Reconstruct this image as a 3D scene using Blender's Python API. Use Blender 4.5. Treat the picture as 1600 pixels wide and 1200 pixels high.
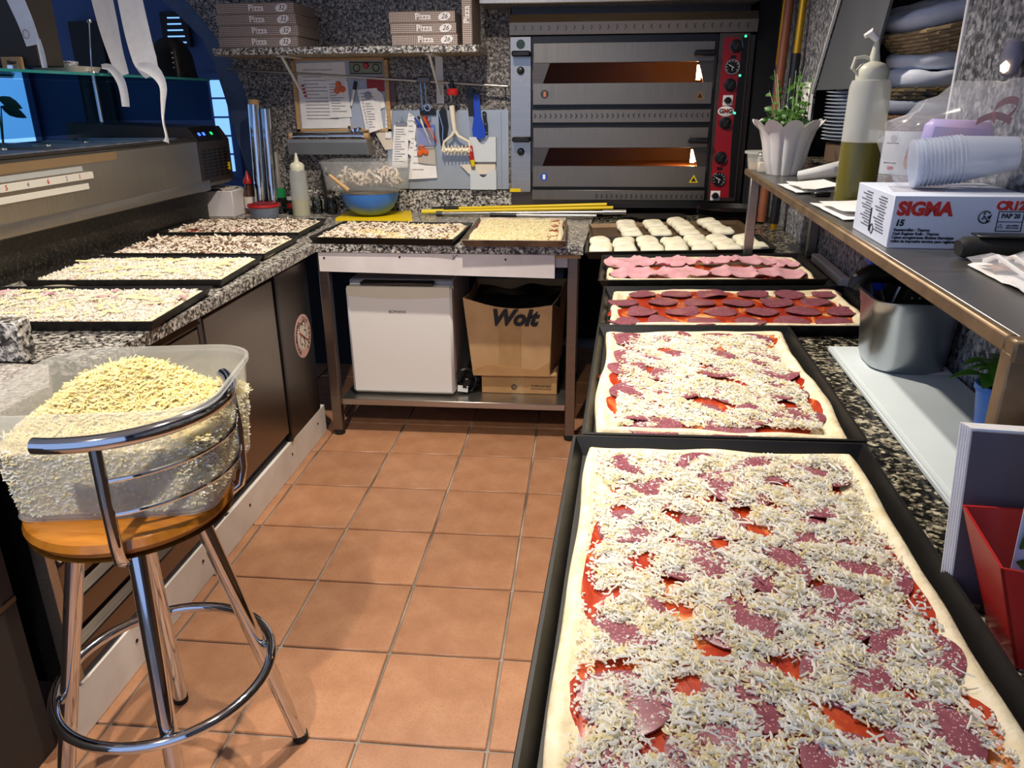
import bpy, math, random
import numpy as np
from mathutils import Matrix, Vector, Euler
for _o in list(bpy.data.objects): bpy.data.objects.remove(_o)
SC = bpy.context.scene; COL = SC.collection
# ---------------------------------------------------------------- camera
def look(pitch, yaw, roll):
    f = Vector((math.sin(yaw)*math.cos(pitch), math.cos(yaw)*math.cos(pitch), -math.sin(pitch)))
    r = Vector((math.cos(yaw), -math.sin(yaw), 0)); u = r.cross(f)
    r2 = math.cos(roll)*r + math.sin(roll)*u; u2 = -math.sin(roll)*r + math.cos(roll)*u
    return r2, u2, f
_cd = bpy.data.cameras.new('camera'); CAM = bpy.data.objects.new('camera', _cd); COL.objects.link(CAM)
_cd.sensor_fit = 'HORIZONTAL'; _cd.sensor_width = 36.0; _cd.lens = 1188/1600*36; _cd.clip_start = 0.02
_r, _u, _f = look(.3585, -.0969, -.0071)
CAM.matrix_world = Matrix(((_r.x,_u.x,-_f.x,0),(_r.y,_u.y,-_f.y,0),(_r.z,_u.z,-_f.z,1.377),(0,0,0,1)))
SC.camera = CAM
# ---------------------------------------------------------------- light
SC.view_settings.view_transform = 'Standard'; SC.view_settings.look = 'None'
SC.view_settings.exposure = 0.08; SC.view_settings.gamma = 1.0; SC.view_settings.use_curve_mapping = False
W = bpy.data.worlds.new('daylight'); SC.world = W; W.use_nodes = True
_bg = W.node_tree.nodes['Background']; _bg.inputs[0].default_value = (.43,.59,1.0,1); _bg.inputs[1].default_value = .85
def spot(loc, aim, energy, col=(1,.90,.78), cone=125, blend=.6, size=.03):
    d = bpy.data.lights.new('ceiling_spot','SPOT'); d.energy = energy; d.color = col
    d.spot_size = math.radians(cone); d.spot_blend = blend; d.shadow_soft_size = size
    o = bpy.data.objects.new('ceiling_spot', d); COL.objects.link(o); o.location = loc
    o.rotation_euler = (Vector(aim)-Vector(loc)).to_track_quat('-Z','Y').to_euler()
spot((-.45,2.30,2.50), (-.35,2.5,.8), 160)
spot((-.65,.05,2.45), (-.95,1.30,.4), 140, cone=72, blend=.4)
spot((-.15,1.38,2.50), (.08,.72,.85), 92, cone=88)
spot((-1.15,2.75,2.50), (-1.3,2.5,.85), 20, cone=110)
# ---------------------------------------------------------------- helpers
def lin(h):
    h = h.lstrip('#'); v = [int(h[i:i+2],16)/255 for i in (0,2,4)]
    return tuple(c/12.92 if c <= .04045 else ((c+.055)/1.055)**2.4 for c in v)
AR = .055                                            # the right-hand counter stands a little askew
FR = Matrix.Rotation(-AR,4,'Z'); FI = Matrix.Identity(4)
class M:
    """collects geometry of ONE part"""
    def __init__(s): s.v=[]; s.f=[]; s.m=[]; s.cur=0
    def add(s, vs, fs):
        b=len(s.v); s.v += [tuple(p) for p in vs]
        for f in fs: s.f.append(tuple(i+b for i in f)); s.m.append(s.cur)
        return s
    def box(s, lo, hi, ch=0.0):
        x0,y0,z0=lo; x1,y1,z1=hi
        if ch<=0:
            return s.add([(x0,y0,z0),(x1,y0,z0),(x1,y1,z0),(x0,y1,z0),(x0,y0,z1),(x1,y0,z1),(x1,y1,z1),(x0,y1,z1)],
              [(0,3,2,1),(4,5,6,7),(0,1,5,4),(1,2,6,5),(2,3,7,6),(3,0,4,7)])
        ch=min(ch,(x1-x0)*.49,(y1-y0)*.49,(z1-z0)*.49)
        vs=[];idx={}
        X=(x0,x1);Y=(y0,y1);Z=(z0,z1)
        for i in (0,1):
            for j in (0,1):
                for k in (0,1):
                    sx,sy,sz=(1,-1)[i]*ch,(1,-1)[j]*ch,(1,-1)[k]*ch
                    p=(X[i],Y[j],Z[k])
                    for a,q in enumerate(((p[0],p[1]+sy,p[2]+sz),(p[0]+sx,p[1],p[2]+sz),(p[0]+sx,p[1]+sy,p[2]))):
                        idx[(i,j,k,a)]=len(vs); vs.append(q)
        I=lambda i,j,k,a: idx[(i,j,k,a)]
        fs=[]
        fs.append((I(0,0,0,0),I(0,0,1,0),I(0,1,1,0),I(0,1,0,0))); fs.append((I(1,0,0,0),I(1,1,0,0),I(1,1,1,0),I(1,0,1,0)))
        fs.append((I(0,0,0,1),I(1,0,0,1),I(1,0,1,1),I(0,0,1,1))); fs.append((I(0,1,0,1),I(0,1,1,1),I(1,1,1,1),I(1,1,0,1)))
        fs.append((I(0,0,0,2),I(0,1,0,2),I(1,1,0,2),I(1,0,0,2))); fs.append((I(0,0,1,2),I(1,0,1,2),I(1,1,1,2),I(0,1,1,2)))
        for i in (0,1):
            for j in (0,1):
                q=(I(i,j,0,0),I(i,j,0,1),I(i,j,1,1),I(i,j,1,0)); fs.append(q if (i==j) else q[::-1])
            for k in (0,1):
                q=(I(i,0,k,0),I(i,1,k,0),I(i,1,k,2),I(i,0,k,2)); fs.append(q if (i==k) else q[::-1])
        for j in (0,1):
            for k in (0,1):
                q=(I(0,j,k,1),I(0,j,k,2),I(1,j,k,2),I(1,j,k,1)); fs.append(q if (j==k) else q[::-1])
        for i in (0,1):
            for j in (0,1):
                for k in (0,1):
                    q=(I(i,j,k,0),I(i,j,k,2),I(i,j,k,1)); fs.append(q if (i+j+k)%2==0 else q[::-1])
        return s.add(vs,fs)
    def obox(s, c, size, rot, ch=0.0):
        t=M(); h=[d/2 for d in size]; t.box((-h[0],-h[1],-h[2]),h,ch)
        R=Euler(rot).to_matrix(); c=Vector(c)
        return s.add([c+R@Vector(p) for p in t.v], t.f)
    def tube(s, pts, r, n=8, caps=True, closed=False):
        pts=[Vector(p) for p in pts]; N=len(pts); rs=r if hasattr(r,'__len__') else [r]*N
        T=[]
        for i in range(N):
            a=pts[(i-1)%N] if (closed or i>0) else pts[0]; b=pts[(i+1)%N] if (closed or i<N-1) else pts[-1]
            T.append((b-a).normalized())
        up=Vector((0,0,1)) if abs(T[0].z)<.9 else Vector((1,0,0))
        nrm=(up-T[0]*up.dot(T[0])).normalized(); vs=[]
        for i in range(N):
            nrm=(nrm-T[i]*nrm.dot(T[i])).normalized(); bi=T[i].cross(nrm)
            for k in range(n):
                a=2*math.pi*k/n; vs.append(pts[i]+(nrm*math.cos(a)+bi*math.sin(a))*rs[i])
        fs=[]
        for i in range(N if closed else N-1):
            j=(i+1)%N
            for k in range(n):
                l=(k+1)%n; fs.append((i*n+k,i*n+l,j*n+l,j*n+k))
        if caps and not closed:
            fs.append(tuple(range(n-1,-1,-1))); fs.append(tuple((N-1)*n+k for k in range(n)))
        return s.add(vs,fs)
    def cyl(s, p0, p1, r0, r1=None, n=20): return s.tube([p0,p1],[r0,r0 if r1 is None else r1],n)
    def lathe(s, prof, c=(0,0,0), n=28, ax=None):
        """prof: (radius, height) pairs, revolved round z (or a given axis) at c"""
        vs=[]; c=Vector(c); R=Matrix.Identity(3) if ax is None else Vector((0,0,1)).rotation_difference(Vector(ax)).to_matrix()
        for (r,h) in prof:
            for k in range(n):
                a=2*math.pi*k/n; vs.append(c+R@Vector((max(r,1e-5)*math.cos(a),max(r,1e-5)*math.sin(a),h)))
        fs=[]
        for i in range(len(prof)-1):
            for k in range(n):
                l=(k+1)%n; fs.append((i*n+k,i*n+l,(i+1)*n+l,(i+1)*n+k))
        fs.append(tuple(range(n-1,-1,-1))); fs.append(tuple((len(prof)-1)*n+k for k in range(n)))
        return s.add(vs,fs)
    def prism(s, poly, ax, a, b):
        """poly of 2-D points extruded along ax from a to b: ax 'x': (y,z), 'y': (x,z), 'z': (x,y)"""
        n=len(poly); P={'x':lambda p,t:(t,p[0],p[1]),'y':lambda p,t:(p[0],t,p[1]),'z':lambda p,t:(p[0],p[1],t)}[ax]
        vs=[P(p,a) for p in poly]+[P(p,b) for p in poly]
        fs=[tuple(range(n-1,-1,-1)),tuple(range(n,2*n))]+[(i,(i+1)%n,n+(i+1)%n,n+i) for i in range(n)]
        return s.add(vs,fs)
    def loft(s, rings, cap=True):
        n=len(rings[0]); vs=[p for r in rings for p in r]
        fs=[(i*n+k,i*n+(k+1)%n,(i+1)*n+(k+1)%n,(i+1)*n+k) for i in range(len(rings)-1) for k in range(n)]
        if cap: fs.append(tuple(range(n-1,-1,-1))); fs.append(tuple((len(rings)-1)*n+k for k in range(n)))
        return s.add(vs,fs)
    def grid(s, P, thick=0.0):
        """P[i][j] points; thick>0 closes it into a sheet going down in its own normal (approx -z or given)"""
        a=len(P); b=len(P[0]); vs=[p for r in P for p in r]
        fs=[(i*b+j,(i+1)*b+j,(i+1)*b+j+1,i*b+j+1) for i in range(a-1) for j in range(b-1)]
        return s.add(vs,fs)
    def sheet(s, P, d):
        """a thin solid: grid P and the same grid shifted by vector d"""
        a=len(P); b=len(P[0]); d=Vector(d); base=[Vector(p) for r in P for p in r]; n=len(base)
        vs=base+[p+d for p in base]; fs=[]
        for i in range(a-1):
            for j in range(b-1):
                q=(i*b+j,(i+1)*b+j,(i+1)*b+j+1,i*b+j+1); fs.append(q); fs.append(tuple(x+n for x in q[::-1]))
        rim=[i*b for i in range(a)]+[(a-1)*b+j for j in range(1,b)]+[i*b+b-1 for i in range(a-2,-1,-1)]+[j for j in range(b-2,0,-1)]
        for k in range(len(rim)):
            p,q=rim[k],rim[(k+1)%len(rim)]; fs.append((q,p,p+n,q+n))
        return s.add(vs,fs)
def rrect(x0,y0,x1,y1,r,z,n=5):
    out=[]
    for cx,cy,a0 in ((x1-r,y1-r,0),(x0+r,y1-r,90),(x0+r,y0+r,180),(x1-r,y0+r,270)):
        for k in range(n+1):
            a=math.radians(a0+90*k/n); out.append((cx+r*math.cos(a),cy+r*math.sin(a),z))
    return out
def finish(me, mats, smooth):
    for mt in (mats if isinstance(mats,(list,tuple)) else [mats]): me.materials.append(mt)
    if smooth:
        me.polygons.foreach_set('use_smooth',[True]*len(me.polygons)); me.set_sharp_from_angle(angle=math.radians(smooth))
    me.update()
def tomesh(name, m, mats, smooth=38, T=None):
    vs=m.v if T is None else [tuple(T@Vector(p)) for p in m.v]
    me=bpy.data.meshes.new(name); me.from_pydata(vs,[],m.f)
    me.polygons.foreach_set('material_index',m.m); finish(me,mats,smooth); return me
def wm(o):
    t=Matrix.Translation(o.location)@o.rotation_euler.to_matrix().to_4x4()
    return wm(o.parent)@t if o.parent else t
def part(name, m, mats, parent=None, F=FI, local=False, smooth=38, label=None, kind=None):
    T=None
    if not local:
        T = (wm(parent).inverted() if parent else FI)@F
    o=bpy.data.objects.new(name, m if isinstance(m,bpy.types.Mesh) else tomesh(name,m,mats,smooth,T)); COL.objects.link(o)
    if parent: o.parent=parent
    if label: o['label']=label
    if kind: o['kind']=kind
    return o
def tag(o, label, cat, group=None):
    o['label']=label; o['category']=cat
    if group: o['group']=group
    return o
def thing(name, label, cat, loc=(0,0,0), rz=0, group=None, F=FI, rot=None):
    o=bpy.data.objects.new(name,None); COL.objects.link(o); o.empty_display_size=.05
    o.location=F@Vector(loc)
    o.rotation_euler=(F.to_3x3()@(Euler(rot).to_matrix() if rot else Matrix.Rotation(rz,3,'Z'))).to_euler()
    return tag(o,label,cat,group)
def solid(name, m, mats, label, cat, group=None, F=FI, smooth=38):
    a=np.array(m.v); c=Vector(((a[:,0].min()+a[:,0].max())/2,(a[:,1].min()+a[:,1].max())/2,a[:,2].min()))
    me=tomesh(name,m,mats,smooth,Matrix.Translation(-c))
    o=bpy.data.objects.new(name,me); COL.objects.link(o); o.location=F@c; o.rotation_euler=F.to_3x3().to_euler()
    return tag(o,label,cat,group)
def struct(name, m, mats, F=FI, smooth=38):
    o=part(name,m,mats,None,F,smooth=smooth); o['kind']='structure'; return o
def clone(o, loc=None, rz=None, parent=None, label=None):
    c=o.copy(); COL.objects.link(c)
    if parent: c.parent=parent
    if loc is not None: c.location=loc
    if rz is not None: c.rotation_euler=(0,0,rz)
    if label: c['label']=label
    for ch in list(o.children): clone(ch,parent=c)
    return c
def text(parent, s, pos, size, mat, rot=(math.pi/2,0,0), shear=0, bold=0, sx=1.0, align='CENTER', F=FI, name='lettering', depth=.0004):
    """flat print: pos and rot in the frame F"""
    cu=bpy.data.curves.new('t','FONT'); cu.body=s; cu.size=size; cu.shear=shear; cu.offset=bold; cu.extrude=depth
    cu.align_x=align; cu.align_y='CENTER'; cu.resolution_u=3
    t=bpy.data.objects.new('t',cu); me=bpy.data.meshes.new_from_object(t); bpy.data.objects.remove(t); bpy.data.curves.remove(cu)
    L=Matrix.Translation(Vector(pos))@Euler(rot).to_matrix().to_4x4()@Matrix.Diagonal((sx,1,1,1))
    me.transform((wm(parent).inverted() if parent else FI)@F@L)
    me.materials.clear(); me.materials.append(mat)
    o=bpy.data.objects.new(name,me); COL.objects.link(o); o.parent=parent; return o
# ---------------------------------------------------------------- materials
def nodes(name):
    m=bpy.data.materials.new(name); m.use_nodes=True; nt=m.node_tree; return m,nt,nt.nodes['Principled BSDF']
def C4(c):
    c=lin(c) if isinstance(c,str) else c; return (*c,1)
def ramp(nt, fac, stops, interp='LINEAR'):
    r=nt.nodes.new('ShaderNodeValToRGB'); r.color_ramp.interpolation=interp; e=r.color_ramp.elements
    while len(e)<len(stops): e.new(.5)
    for i,(p,c) in enumerate(stops): e[i].position=p; e[i].color=C4(c)
    nt.links.new(fac,r.inputs[0]); return r.outputs[0]
def tex(nt, kind, scale, detail=3, rough=.55, sc=None, dist=0):
    t=nt.nodes.new('ShaderNodeTexNoise' if kind=='noise' else 'ShaderNodeTexVoronoi')
    t.inputs['Scale'].default_value=scale
    if kind=='noise': t.inputs['Detail'].default_value=detail; t.inputs['Roughness'].default_value=rough; t.inputs['Distortion'].default_value=dist
    co=nt.nodes.new('ShaderNodeTexCoord'); src=co.outputs['Object']
    if sc:
        mp=nt.nodes.new('ShaderNodeMapping'); mp.inputs['Scale'].default_value=sc; nt.links.new(src,mp.inputs[0]); src=mp.outputs[0]
    nt.links.new(src,t.inputs['Vector']); return t
def bump(nt, b, fac, strength, dist=.002):
    n=nt.nodes.new('ShaderNodeBump'); n.inputs['Strength'].default_value=strength; n.inputs['Distance'].default_value=dist
    nt.links.new(fac,n.inputs['Height']); nt.links.new(n.outputs[0],b.inputs['Normal'])
def mix(nt, fac, a, b):
    n=nt.nodes.new('ShaderNodeMix'); n.data_type='RGBA'
    for s,v in ((0,fac),(6,a),(7,b)):
        if isinstance(v,bpy.types.NodeSocket): nt.links.new(v,n.inputs[s])
        else: n.inputs[s].default_value = v if s==0 else C4(v)
    return n.outputs[2]
def plain(name, col, rough=.5, metal=0, var=None, bmp=None, emit=0, coat=0, col2=None, sc=None, sss=0):
    m,nt,b=nodes(name); b.inputs['Base Color'].default_value=C4(col); b.inputs['Roughness'].default_value=rough; b.inputs['Metallic'].default_value=metal
    if var:
        t=tex(nt,'noise',var,4,sc=sc); nt.links.new(ramp(nt,t.outputs['Fac'],[(.3,col),(.7,col2 or col)]),b.inputs['Base Color'])
    if bmp:
        t=tex(nt,'noise',bmp[0],3,sc=sc); bump(nt,b,t.outputs['Fac'],bmp[1],bmp[2] if len(bmp)>2 else .002)
    if emit: b.inputs['Emission Color'].default_value=C4(col); b.inputs['Emission Strength'].default_value=emit
    if coat: b.inputs['Coat Weight'].default_value=coat
    if sss: b.inputs['Subsurface Weight'].default_value=sss; b.inputs['Subsurface Radius'].default_value=(.01,.006,.004)
    return m
def granite(name, stops, scale, rough=.35, bmp=0, big=None):
    m,nt,b=nodes(name); v=tex(nt,'voronoi',scale); n=tex(nt,'noise',scale*.45,5,.7)
    mm=nt.nodes.new('ShaderNodeMath'); mm.operation='MULTIPLY_ADD'; mm.inputs[1].default_value=.45
    sp=nt.nodes.new('ShaderNodeSeparateColor'); nt.links.new(v.outputs['Color'],sp.inputs[0]); nt.links.new(sp.outputs[0],mm.inputs[0])
    m2=nt.nodes.new('ShaderNodeMath'); m2.operation='MULTIPLY_ADD'; m2.inputs[1].default_value=1.5; m2.inputs[2].default_value=-.48
    nt.links.new(n.outputs['Fac'],m2.inputs[0]); nt.links.new(m2.outputs[0],mm.inputs[2])
    nt.links.new(ramp(nt,mm.outputs[0],stops),b.inputs['Base Color']); b.inputs['Roughness'].default_value=rough
    if bmp: bump(nt,b,n.outputs['Fac'],bmp,.004)
    return m
def clear(name, col, body=.35, rough=.25, trans=None):
    """milky see-through plastic: part clear, part scattering"""
    m,nt,b=nodes(name); b.inputs['Base Color'].default_value=C4(col); b.inputs['Roughness'].default_value=rough
    tl=nt.nodes.new('ShaderNodeBsdfTranslucent'); tl.inputs[0].default_value=C4(col)
    tr=nt.nodes.new('ShaderNodeBsdfTransparent'); tr.inputs[0].default_value=C4(trans or '#ffffff')
    a=nt.nodes.new('ShaderNodeMixShader'); a.inputs[0].default_value=.45; nt.links.new(b.outputs[0],a.inputs[1]); nt.links.new(tl.outputs[0],a.inputs[2])
    c=nt.nodes.new('ShaderNodeMixShader'); c.inputs[0].default_value=body; nt.links.new(tr.outputs[0],c.inputs[1]); nt.links.new(a.outputs[0],c.inputs[2])
    nt.links.new(c.outputs[0],nt.nodes['Material Output'].inputs[0]); return m
def pane(name, tint, gloss=.10, ior=1.45):
    """thin clear pane: tinted see-through plus a mirror coat"""
    m,nt,b=nodes(name); tr=nt.nodes.new('ShaderNodeBsdfTransparent'); tr.inputs[0].default_value=C4(tint)
    gl=nt.nodes.new('ShaderNodeBsdfGlossy'); gl.inputs[1].default_value=.02
    fr=nt.nodes.new('ShaderNodeFresnel'); fr.inputs[0].default_value=ior
    mm=nt.nodes.new('ShaderNodeMath'); mm.operation='ADD'; mm.inputs[1].default_value=gloss; nt.links.new(fr.outputs[0],mm.inputs[0])
    x=nt.nodes.new('ShaderNodeMixShader'); nt.links.new(mm.outputs[0],x.inputs[0]); nt.links.new(tr.outputs[0],x.inputs[1]); nt.links.new(gl.outputs[0],x.inputs[2])
    nt.links.new(x.outputs[0],nt.nodes['Material Output'].inputs[0]); return m
def brushed(name, col, rough=.32, sc=(1,1,60), metal=.95):
    m,nt,b=nodes(name); t=tex(nt,'noise',6,3,sc=sc); b.inputs['Metallic'].default_value=metal
    nt.links.new(ramp(nt,t.outputs['Fac'],[(.3,tuple(x*.82 for x in lin(col))),(.7,col)]),b.inputs['Base Color'])
    r=nt.nodes.new('ShaderNodeMapRange'); r.inputs[3].default_value=rough*.8; r.inputs[4].default_value=rough*1.3; nt.links.new(t.outputs['Fac'],r.inputs[0]); nt.links.new(r.outputs[0],b.inputs['Roughness'])
    return m
K={}
K['granite']=granite('granite_polished',[(.18,'#0c0c0d'),(.36,'#3b3834'),(.52,'#8f8a82'),(.66,'#c9c3b8'),(.9,'#e4ded2')],150,.28)
K['granite_wall']=granite('granite_wall',[(.16,'#121214'),(.36,'#3c3a3a'),(.55,'#77716c'),(.75,'#a89f95'),(.92,'#c8beb2')],150,.5,.25)
K['granite_dark']=granite('granite_dark',[(.30,'#0a0a0b'),(.48,'#26251f'),(.60,'#5f5a4c'),(.74,'#a9a08a'),(.95,'#cfc6b0')],150,.25)
K['granite_pale']=granite('granite_pale',[(.12,'#57504a'),(.3,'#8d857c'),(.55,'#b9b0a6'),(.8,'#d9d2c8')],230,.5,.2)
K['granite_rough']=granite('granite_hammered',[(.18,'#2a2b2e'),(.4,'#5b5c60'),(.6,'#86868a'),(.85,'#b6b3b0')],110,.75,.9)
K['slab_edge']=granite('granite_sawn',[(.2,'#4a4034'),(.5,'#8d7d68'),(.85,'#b7a78e')],90,.7,.2)
K['steel']=brushed('brushed_steel','#b9b4ac',.30)
K['steel_h']=brushed('brushed_steel_level','#bdb6ab',.30,(60,60,1))
K['steel_dark']=brushed('dark_steel','#6a625b',.34)
K['steel_brown']=brushed('cabinet_steel','#8a7f74',.30)
K['steel_shelf']=brushed('worn_shelf_steel','#97948f',.34,(1,40,1))
K['steel_rail']=plain('rail_steel','#66543f',.45,.6,18,None,0,0,'#8d765a')
K['gn_steel']=plain('pan_steel','#b8bdc2',.28,1,5,(60,.05),0,0,'#a2a7ac')
K['chrome']=plain('chrome','#d9dde2',.07,1)
K['black_tray']=plain('blackened_tray_steel','#0d0c0b',.48,.25,14,(40,.15),0,0,'#1a1715')
K['worn_tray']=plain('worn_tray_steel','#4a443d',.45,.7,9,None,0,0,'#8b7f70')
K['brown_tray']=plain('browned_tray_steel','#5b4936',.5,.6,20,None,0,0,'#7a6349')
K['dough']=plain('dough','#d8c79c',.62,0,34,(42,.8,.006),0,0,'#efe4c6',sss=.15)
K['lid']=plain('lid_steel','#cdd6e6',.24,.9)
K['dough_roll']=plain('dough_roll','#e9e2c4',.6,0,18,(30,.3,.003),0,0,'#f4efd9',sss=.15)
K['mush']=plain('mushroom','#e6ddcd',.6,0,30,None,0,0,'#cdb9a0')
K['mush_dark']=plain('mushroom_gill','#5a4334',.7,0,40,None,0,0,'#85674f')
def curd(name, c1, c2, c3):
    m,nt,b=nodes(name); t=tex(nt,'noise',30,3); c=ramp(nt,t.outputs['Fac'],[(.3,c1),(.6,c2),(.8,c3)]); nt.links.new(c,b.inputs['Base Color']); b.inputs['Roughness'].default_value=.5
    tl=nt.nodes.new('ShaderNodeBsdfTranslucent'); nt.links.new(c,tl.inputs[0]); x=nt.nodes.new('ShaderNodeMixShader'); x.inputs[0].default_value=.38
    nt.links.new(b.outputs[0],x.inputs[1]); nt.links.new(tl.outputs[0],x.inputs[2]); nt.links.new(x.outputs[0],nt.nodes['Material Output'].inputs[0]); return m
K['cheese']=curd('grated_cheese','#fffaea','#fffef8','#fff9e4')
K['cheese_y']=curd('grated_cheese_yellow','#fbefbc','#fdf5cf','#fcf0c0')
K['potato']=plain('potato_strip','#efe0a0',.5,0,20,None,0,0,'#f3e8b8',sss=.1)
K['ham']=plain('ham','#d2949e',.36,0,22,(45,.45,.004),0,0,'#e4b4ba',sss=.15)
K['white']=plain('white_lacquer','#e6e4df',.35)
K['whiteboard']=plain('white_board','#d5ccc8',.55,0,7,None,0,0,'#e6e0dd')
K['kick']=plain('white_plinth','#d9d2c6',.5,0,5,None,0,0,'#efeae1')
K['paper']=plain('paper','#e9e6e2',.85,0,30,None,0,0,'#f4f2ef')
K['paper_warm']=plain('paper_warm','#d8cdbd',.85)
K['black']=plain('black_plastic','#0d0d0e',.35)
K['rubber']=plain('black_rubber','#101010',.7)
K['card']=plain('cardboard','#b08b60',.8,0,10,(90,.05),0,0,'#c19b6e')
K['card2']=plain('cardboard_darker','#a87f50',.8,0,10,None,0,0,'#b58a59')
K['tape']=plain('brown_tape','#a27f52',.3,0,18,(25,.2),0,0,'#b08c5c')
K['seat']=plain('seat_wood','#c9822c',.25,0,9,None,0,.4,'#a8641c',(1,8,1))
K['wood']=plain('pale_wood','#b28b58',.6,0,8,None,0,0,'#c8a26e',(1,1,10))
K['yellow']=plain('yellow_plastic','#e6c400',.4)
K['blue']=plain('blue_plastic','#1340b4',.35)
K['red']=plain('red_plastic','#b01f1f',.35)
K['orange']=plain('orange_plastic','#d8601c',.4)
K['green']=plain('green_plastic','#0c7a3c',.4)
K['ink']=plain('print_black','#17181c',.7)
K['ink_red']=plain('print_red','#b3241d',.7)
K['ink_white']=plain('print_white','#efe9e6',.7)
K['navy']=plain('navy_wall','#30446a',.8,0,3,None,0,0,'#384e78')
K['plaster']=plain('daylight_tinted_plaster','#40516e',.85,0,4,(30,.2),0,0,'#566a8a')
K['dark']=plain('dark_void','#141416',.8)
K['brownwall']=plain('dark_brown_panel','#2d2722',.7,0,5,None,0,0,'#37302a')
K['gray']=plain('grey_panel','#4a4d50',.6,0,4,None,0,0,'#53565a')
K['leaf']=plain('leaf','#2c5118',.45,0,25,None,0,0,'#477029')
K['leaf2']=plain('pale_leaf','#7a9c5a',.5,0,25,None,0,0,'#9ab67c')
K['soil']=plain('soil','#2b2019',.9)
K['milky']=clear('milky_plastic','#e9ece8',.52)
K['milky_tub']=clear('milky_tub','#eceee8',.30,.15)
K['clear_tub']=clear('clear_tub','#eef0ee',.15,.12)
K['bag']=clear('clear_bag','#e6e9f2',.20,.12)
K['glass']=pane('display_glass','#b9d4dc',.0,1.12)
K['glass_edge']=plain('glass_edge','#2f8f8f',.15,0,emit=.0)
K['oven_glass']=pane('oven_glass','#cfc4ba',.0,1.14)
K['jar']=pane('jar_glass','#c3ccc6',.05)
K['granite_shaded']=granite('granite_shaded',[(.3,'#070707'),(.6,'#1d1a16'),(.9,'#4a4338')],150,.4)  # near-black stops put the display overhang's shade into the granite colour
K['oven_steel']=brushed('oven_steel','#8c857b',.36,(60,60,1))
K['oil']=plain('oil','#5d5606',.2,0,coat=.3)
K['oil_pale']=plain('pale_oil','#a79d5a',.3)
K['terra_grout']=plain('grout','#4a433c',.85,0,3.2,None,0,0,'#b5aca0')
def _tile():
    m,nt,b=nodes('terracotta'); t=tex(nt,'noise',9,5,.6); f=tex(nt,'noise',160,2); oi=nt.nodes.new('ShaderNodeObjectInfo')
    c=ramp(nt,t.outputs['Fac'],[(.25,'#9d6c4c'),(.55,'#b07f5c'),(.8,'#be906e')])
    h=nt.nodes.new('ShaderNodeHueSaturation'); mr=nt.nodes.new('ShaderNodeMapRange'); mr.inputs[3].default_value=.88; mr.inputs[4].default_value=1.08
    nt.links.new(oi.outputs['Random'],mr.inputs[0]); nt.links.new(mr.outputs[0],h.inputs['Value']); nt.links.new(c,h.inputs['Color'])
    nt.links.new(mix(nt,ramp(nt,f.outputs['Fac'],[(.36,(.22,)*3),(.5,(0,0,0))]),h.outputs[0],'#7f5136'),b.inputs['Base Color'])
    b.inputs['Roughness'].default_value=.42; bump(nt,b,f.outputs['Fac'],.12,.001); return m
K['tile']=_tile()
def _sauce():
    m,nt,b=nodes('tomato_sauce'); t=tex(nt,'noise',13,5,.6,(1.6,.7,1),.8)
    nt.links.new(ramp(nt,t.outputs['Fac'],[(.30,'#e8c088'),(.39,'#d27c40'),(.46,'#b03c18'),(.6,'#98240e'),(.8,'#ab3014')]),b.inputs['Base Color'])
    b.inputs['Roughness'].default_value=.28; bump(nt,b,t.outputs['Fac'],.3,.003); return m
K['sauce']=_sauce()
def _salami():
    m,nt,b=nodes('salami'); v=tex(nt,'voronoi',300); n=tex(nt,'noise',60,3)
    c=ramp(nt,n.outputs['Fac'],[(.3,'#753a45'),(.7,'#8d4c58')])
    nt.links.new(mix(nt,ramp(nt,v.outputs['Distance'],[(.16,(.85,)*3),(.30,(0,0,0))]),c,'#dcb4b2'),b.inputs['Base Color'])
    b.inputs['Roughness'].default_value=.35; return m
K['salami']=_salami()
def _check():
    m,nt,b=nodes('checked_board'); co=nt.nodes.new('ShaderNodeTexCoord'); br=nt.nodes.new('ShaderNodeTexBrick')
    mp=nt.nodes.new('ShaderNodeMapping'); mp.inputs['Rotation'].default_value=(math.pi/2,0,0)
    ad=nt.nodes.new('ShaderNodeVectorMath'); ad.operation='ADD'; sp=nt.nodes.new('ShaderNodeSeparateXYZ'); cb=nt.nodes.new('ShaderNodeCombineXYZ')
    nt.links.new(co.outputs['Object'],sp.inputs[0]); mm=nt.nodes.new('ShaderNodeMath'); mm.operation='ADD'
    nt.links.new(sp.outputs[0],mm.inputs[0]); nt.links.new(sp.outputs[1],mm.inputs[1]); nt.links.new(mm.outputs[0],cb.inputs[0]); nt.links.new(sp.outputs[2],cb.inputs[1])
    nt.links.new(cb.outputs[0],br.inputs['Vector']); br.offset=0; br.inputs['Scale'].default_value=1
    br.inputs['Brick Width'].default_value=.0075; br.inputs['Row Height'].default_value=.0075; br.inputs['Mortar Size'].default_value=.0009; br.inputs['Mortar Smooth'].default_value=0
    br.inputs['Color1'].default_value=C4('#4d3228'); br.inputs['Color2'].default_value=C4('#5a3c30'); br.inputs['Mortar'].default_value=C4('#d8cbbf')
    nt.links.new(br.outputs[0],b.inputs['Base Color']); b.inputs['Roughness'].default_value=.6; return m
K['check']=_check()
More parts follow.
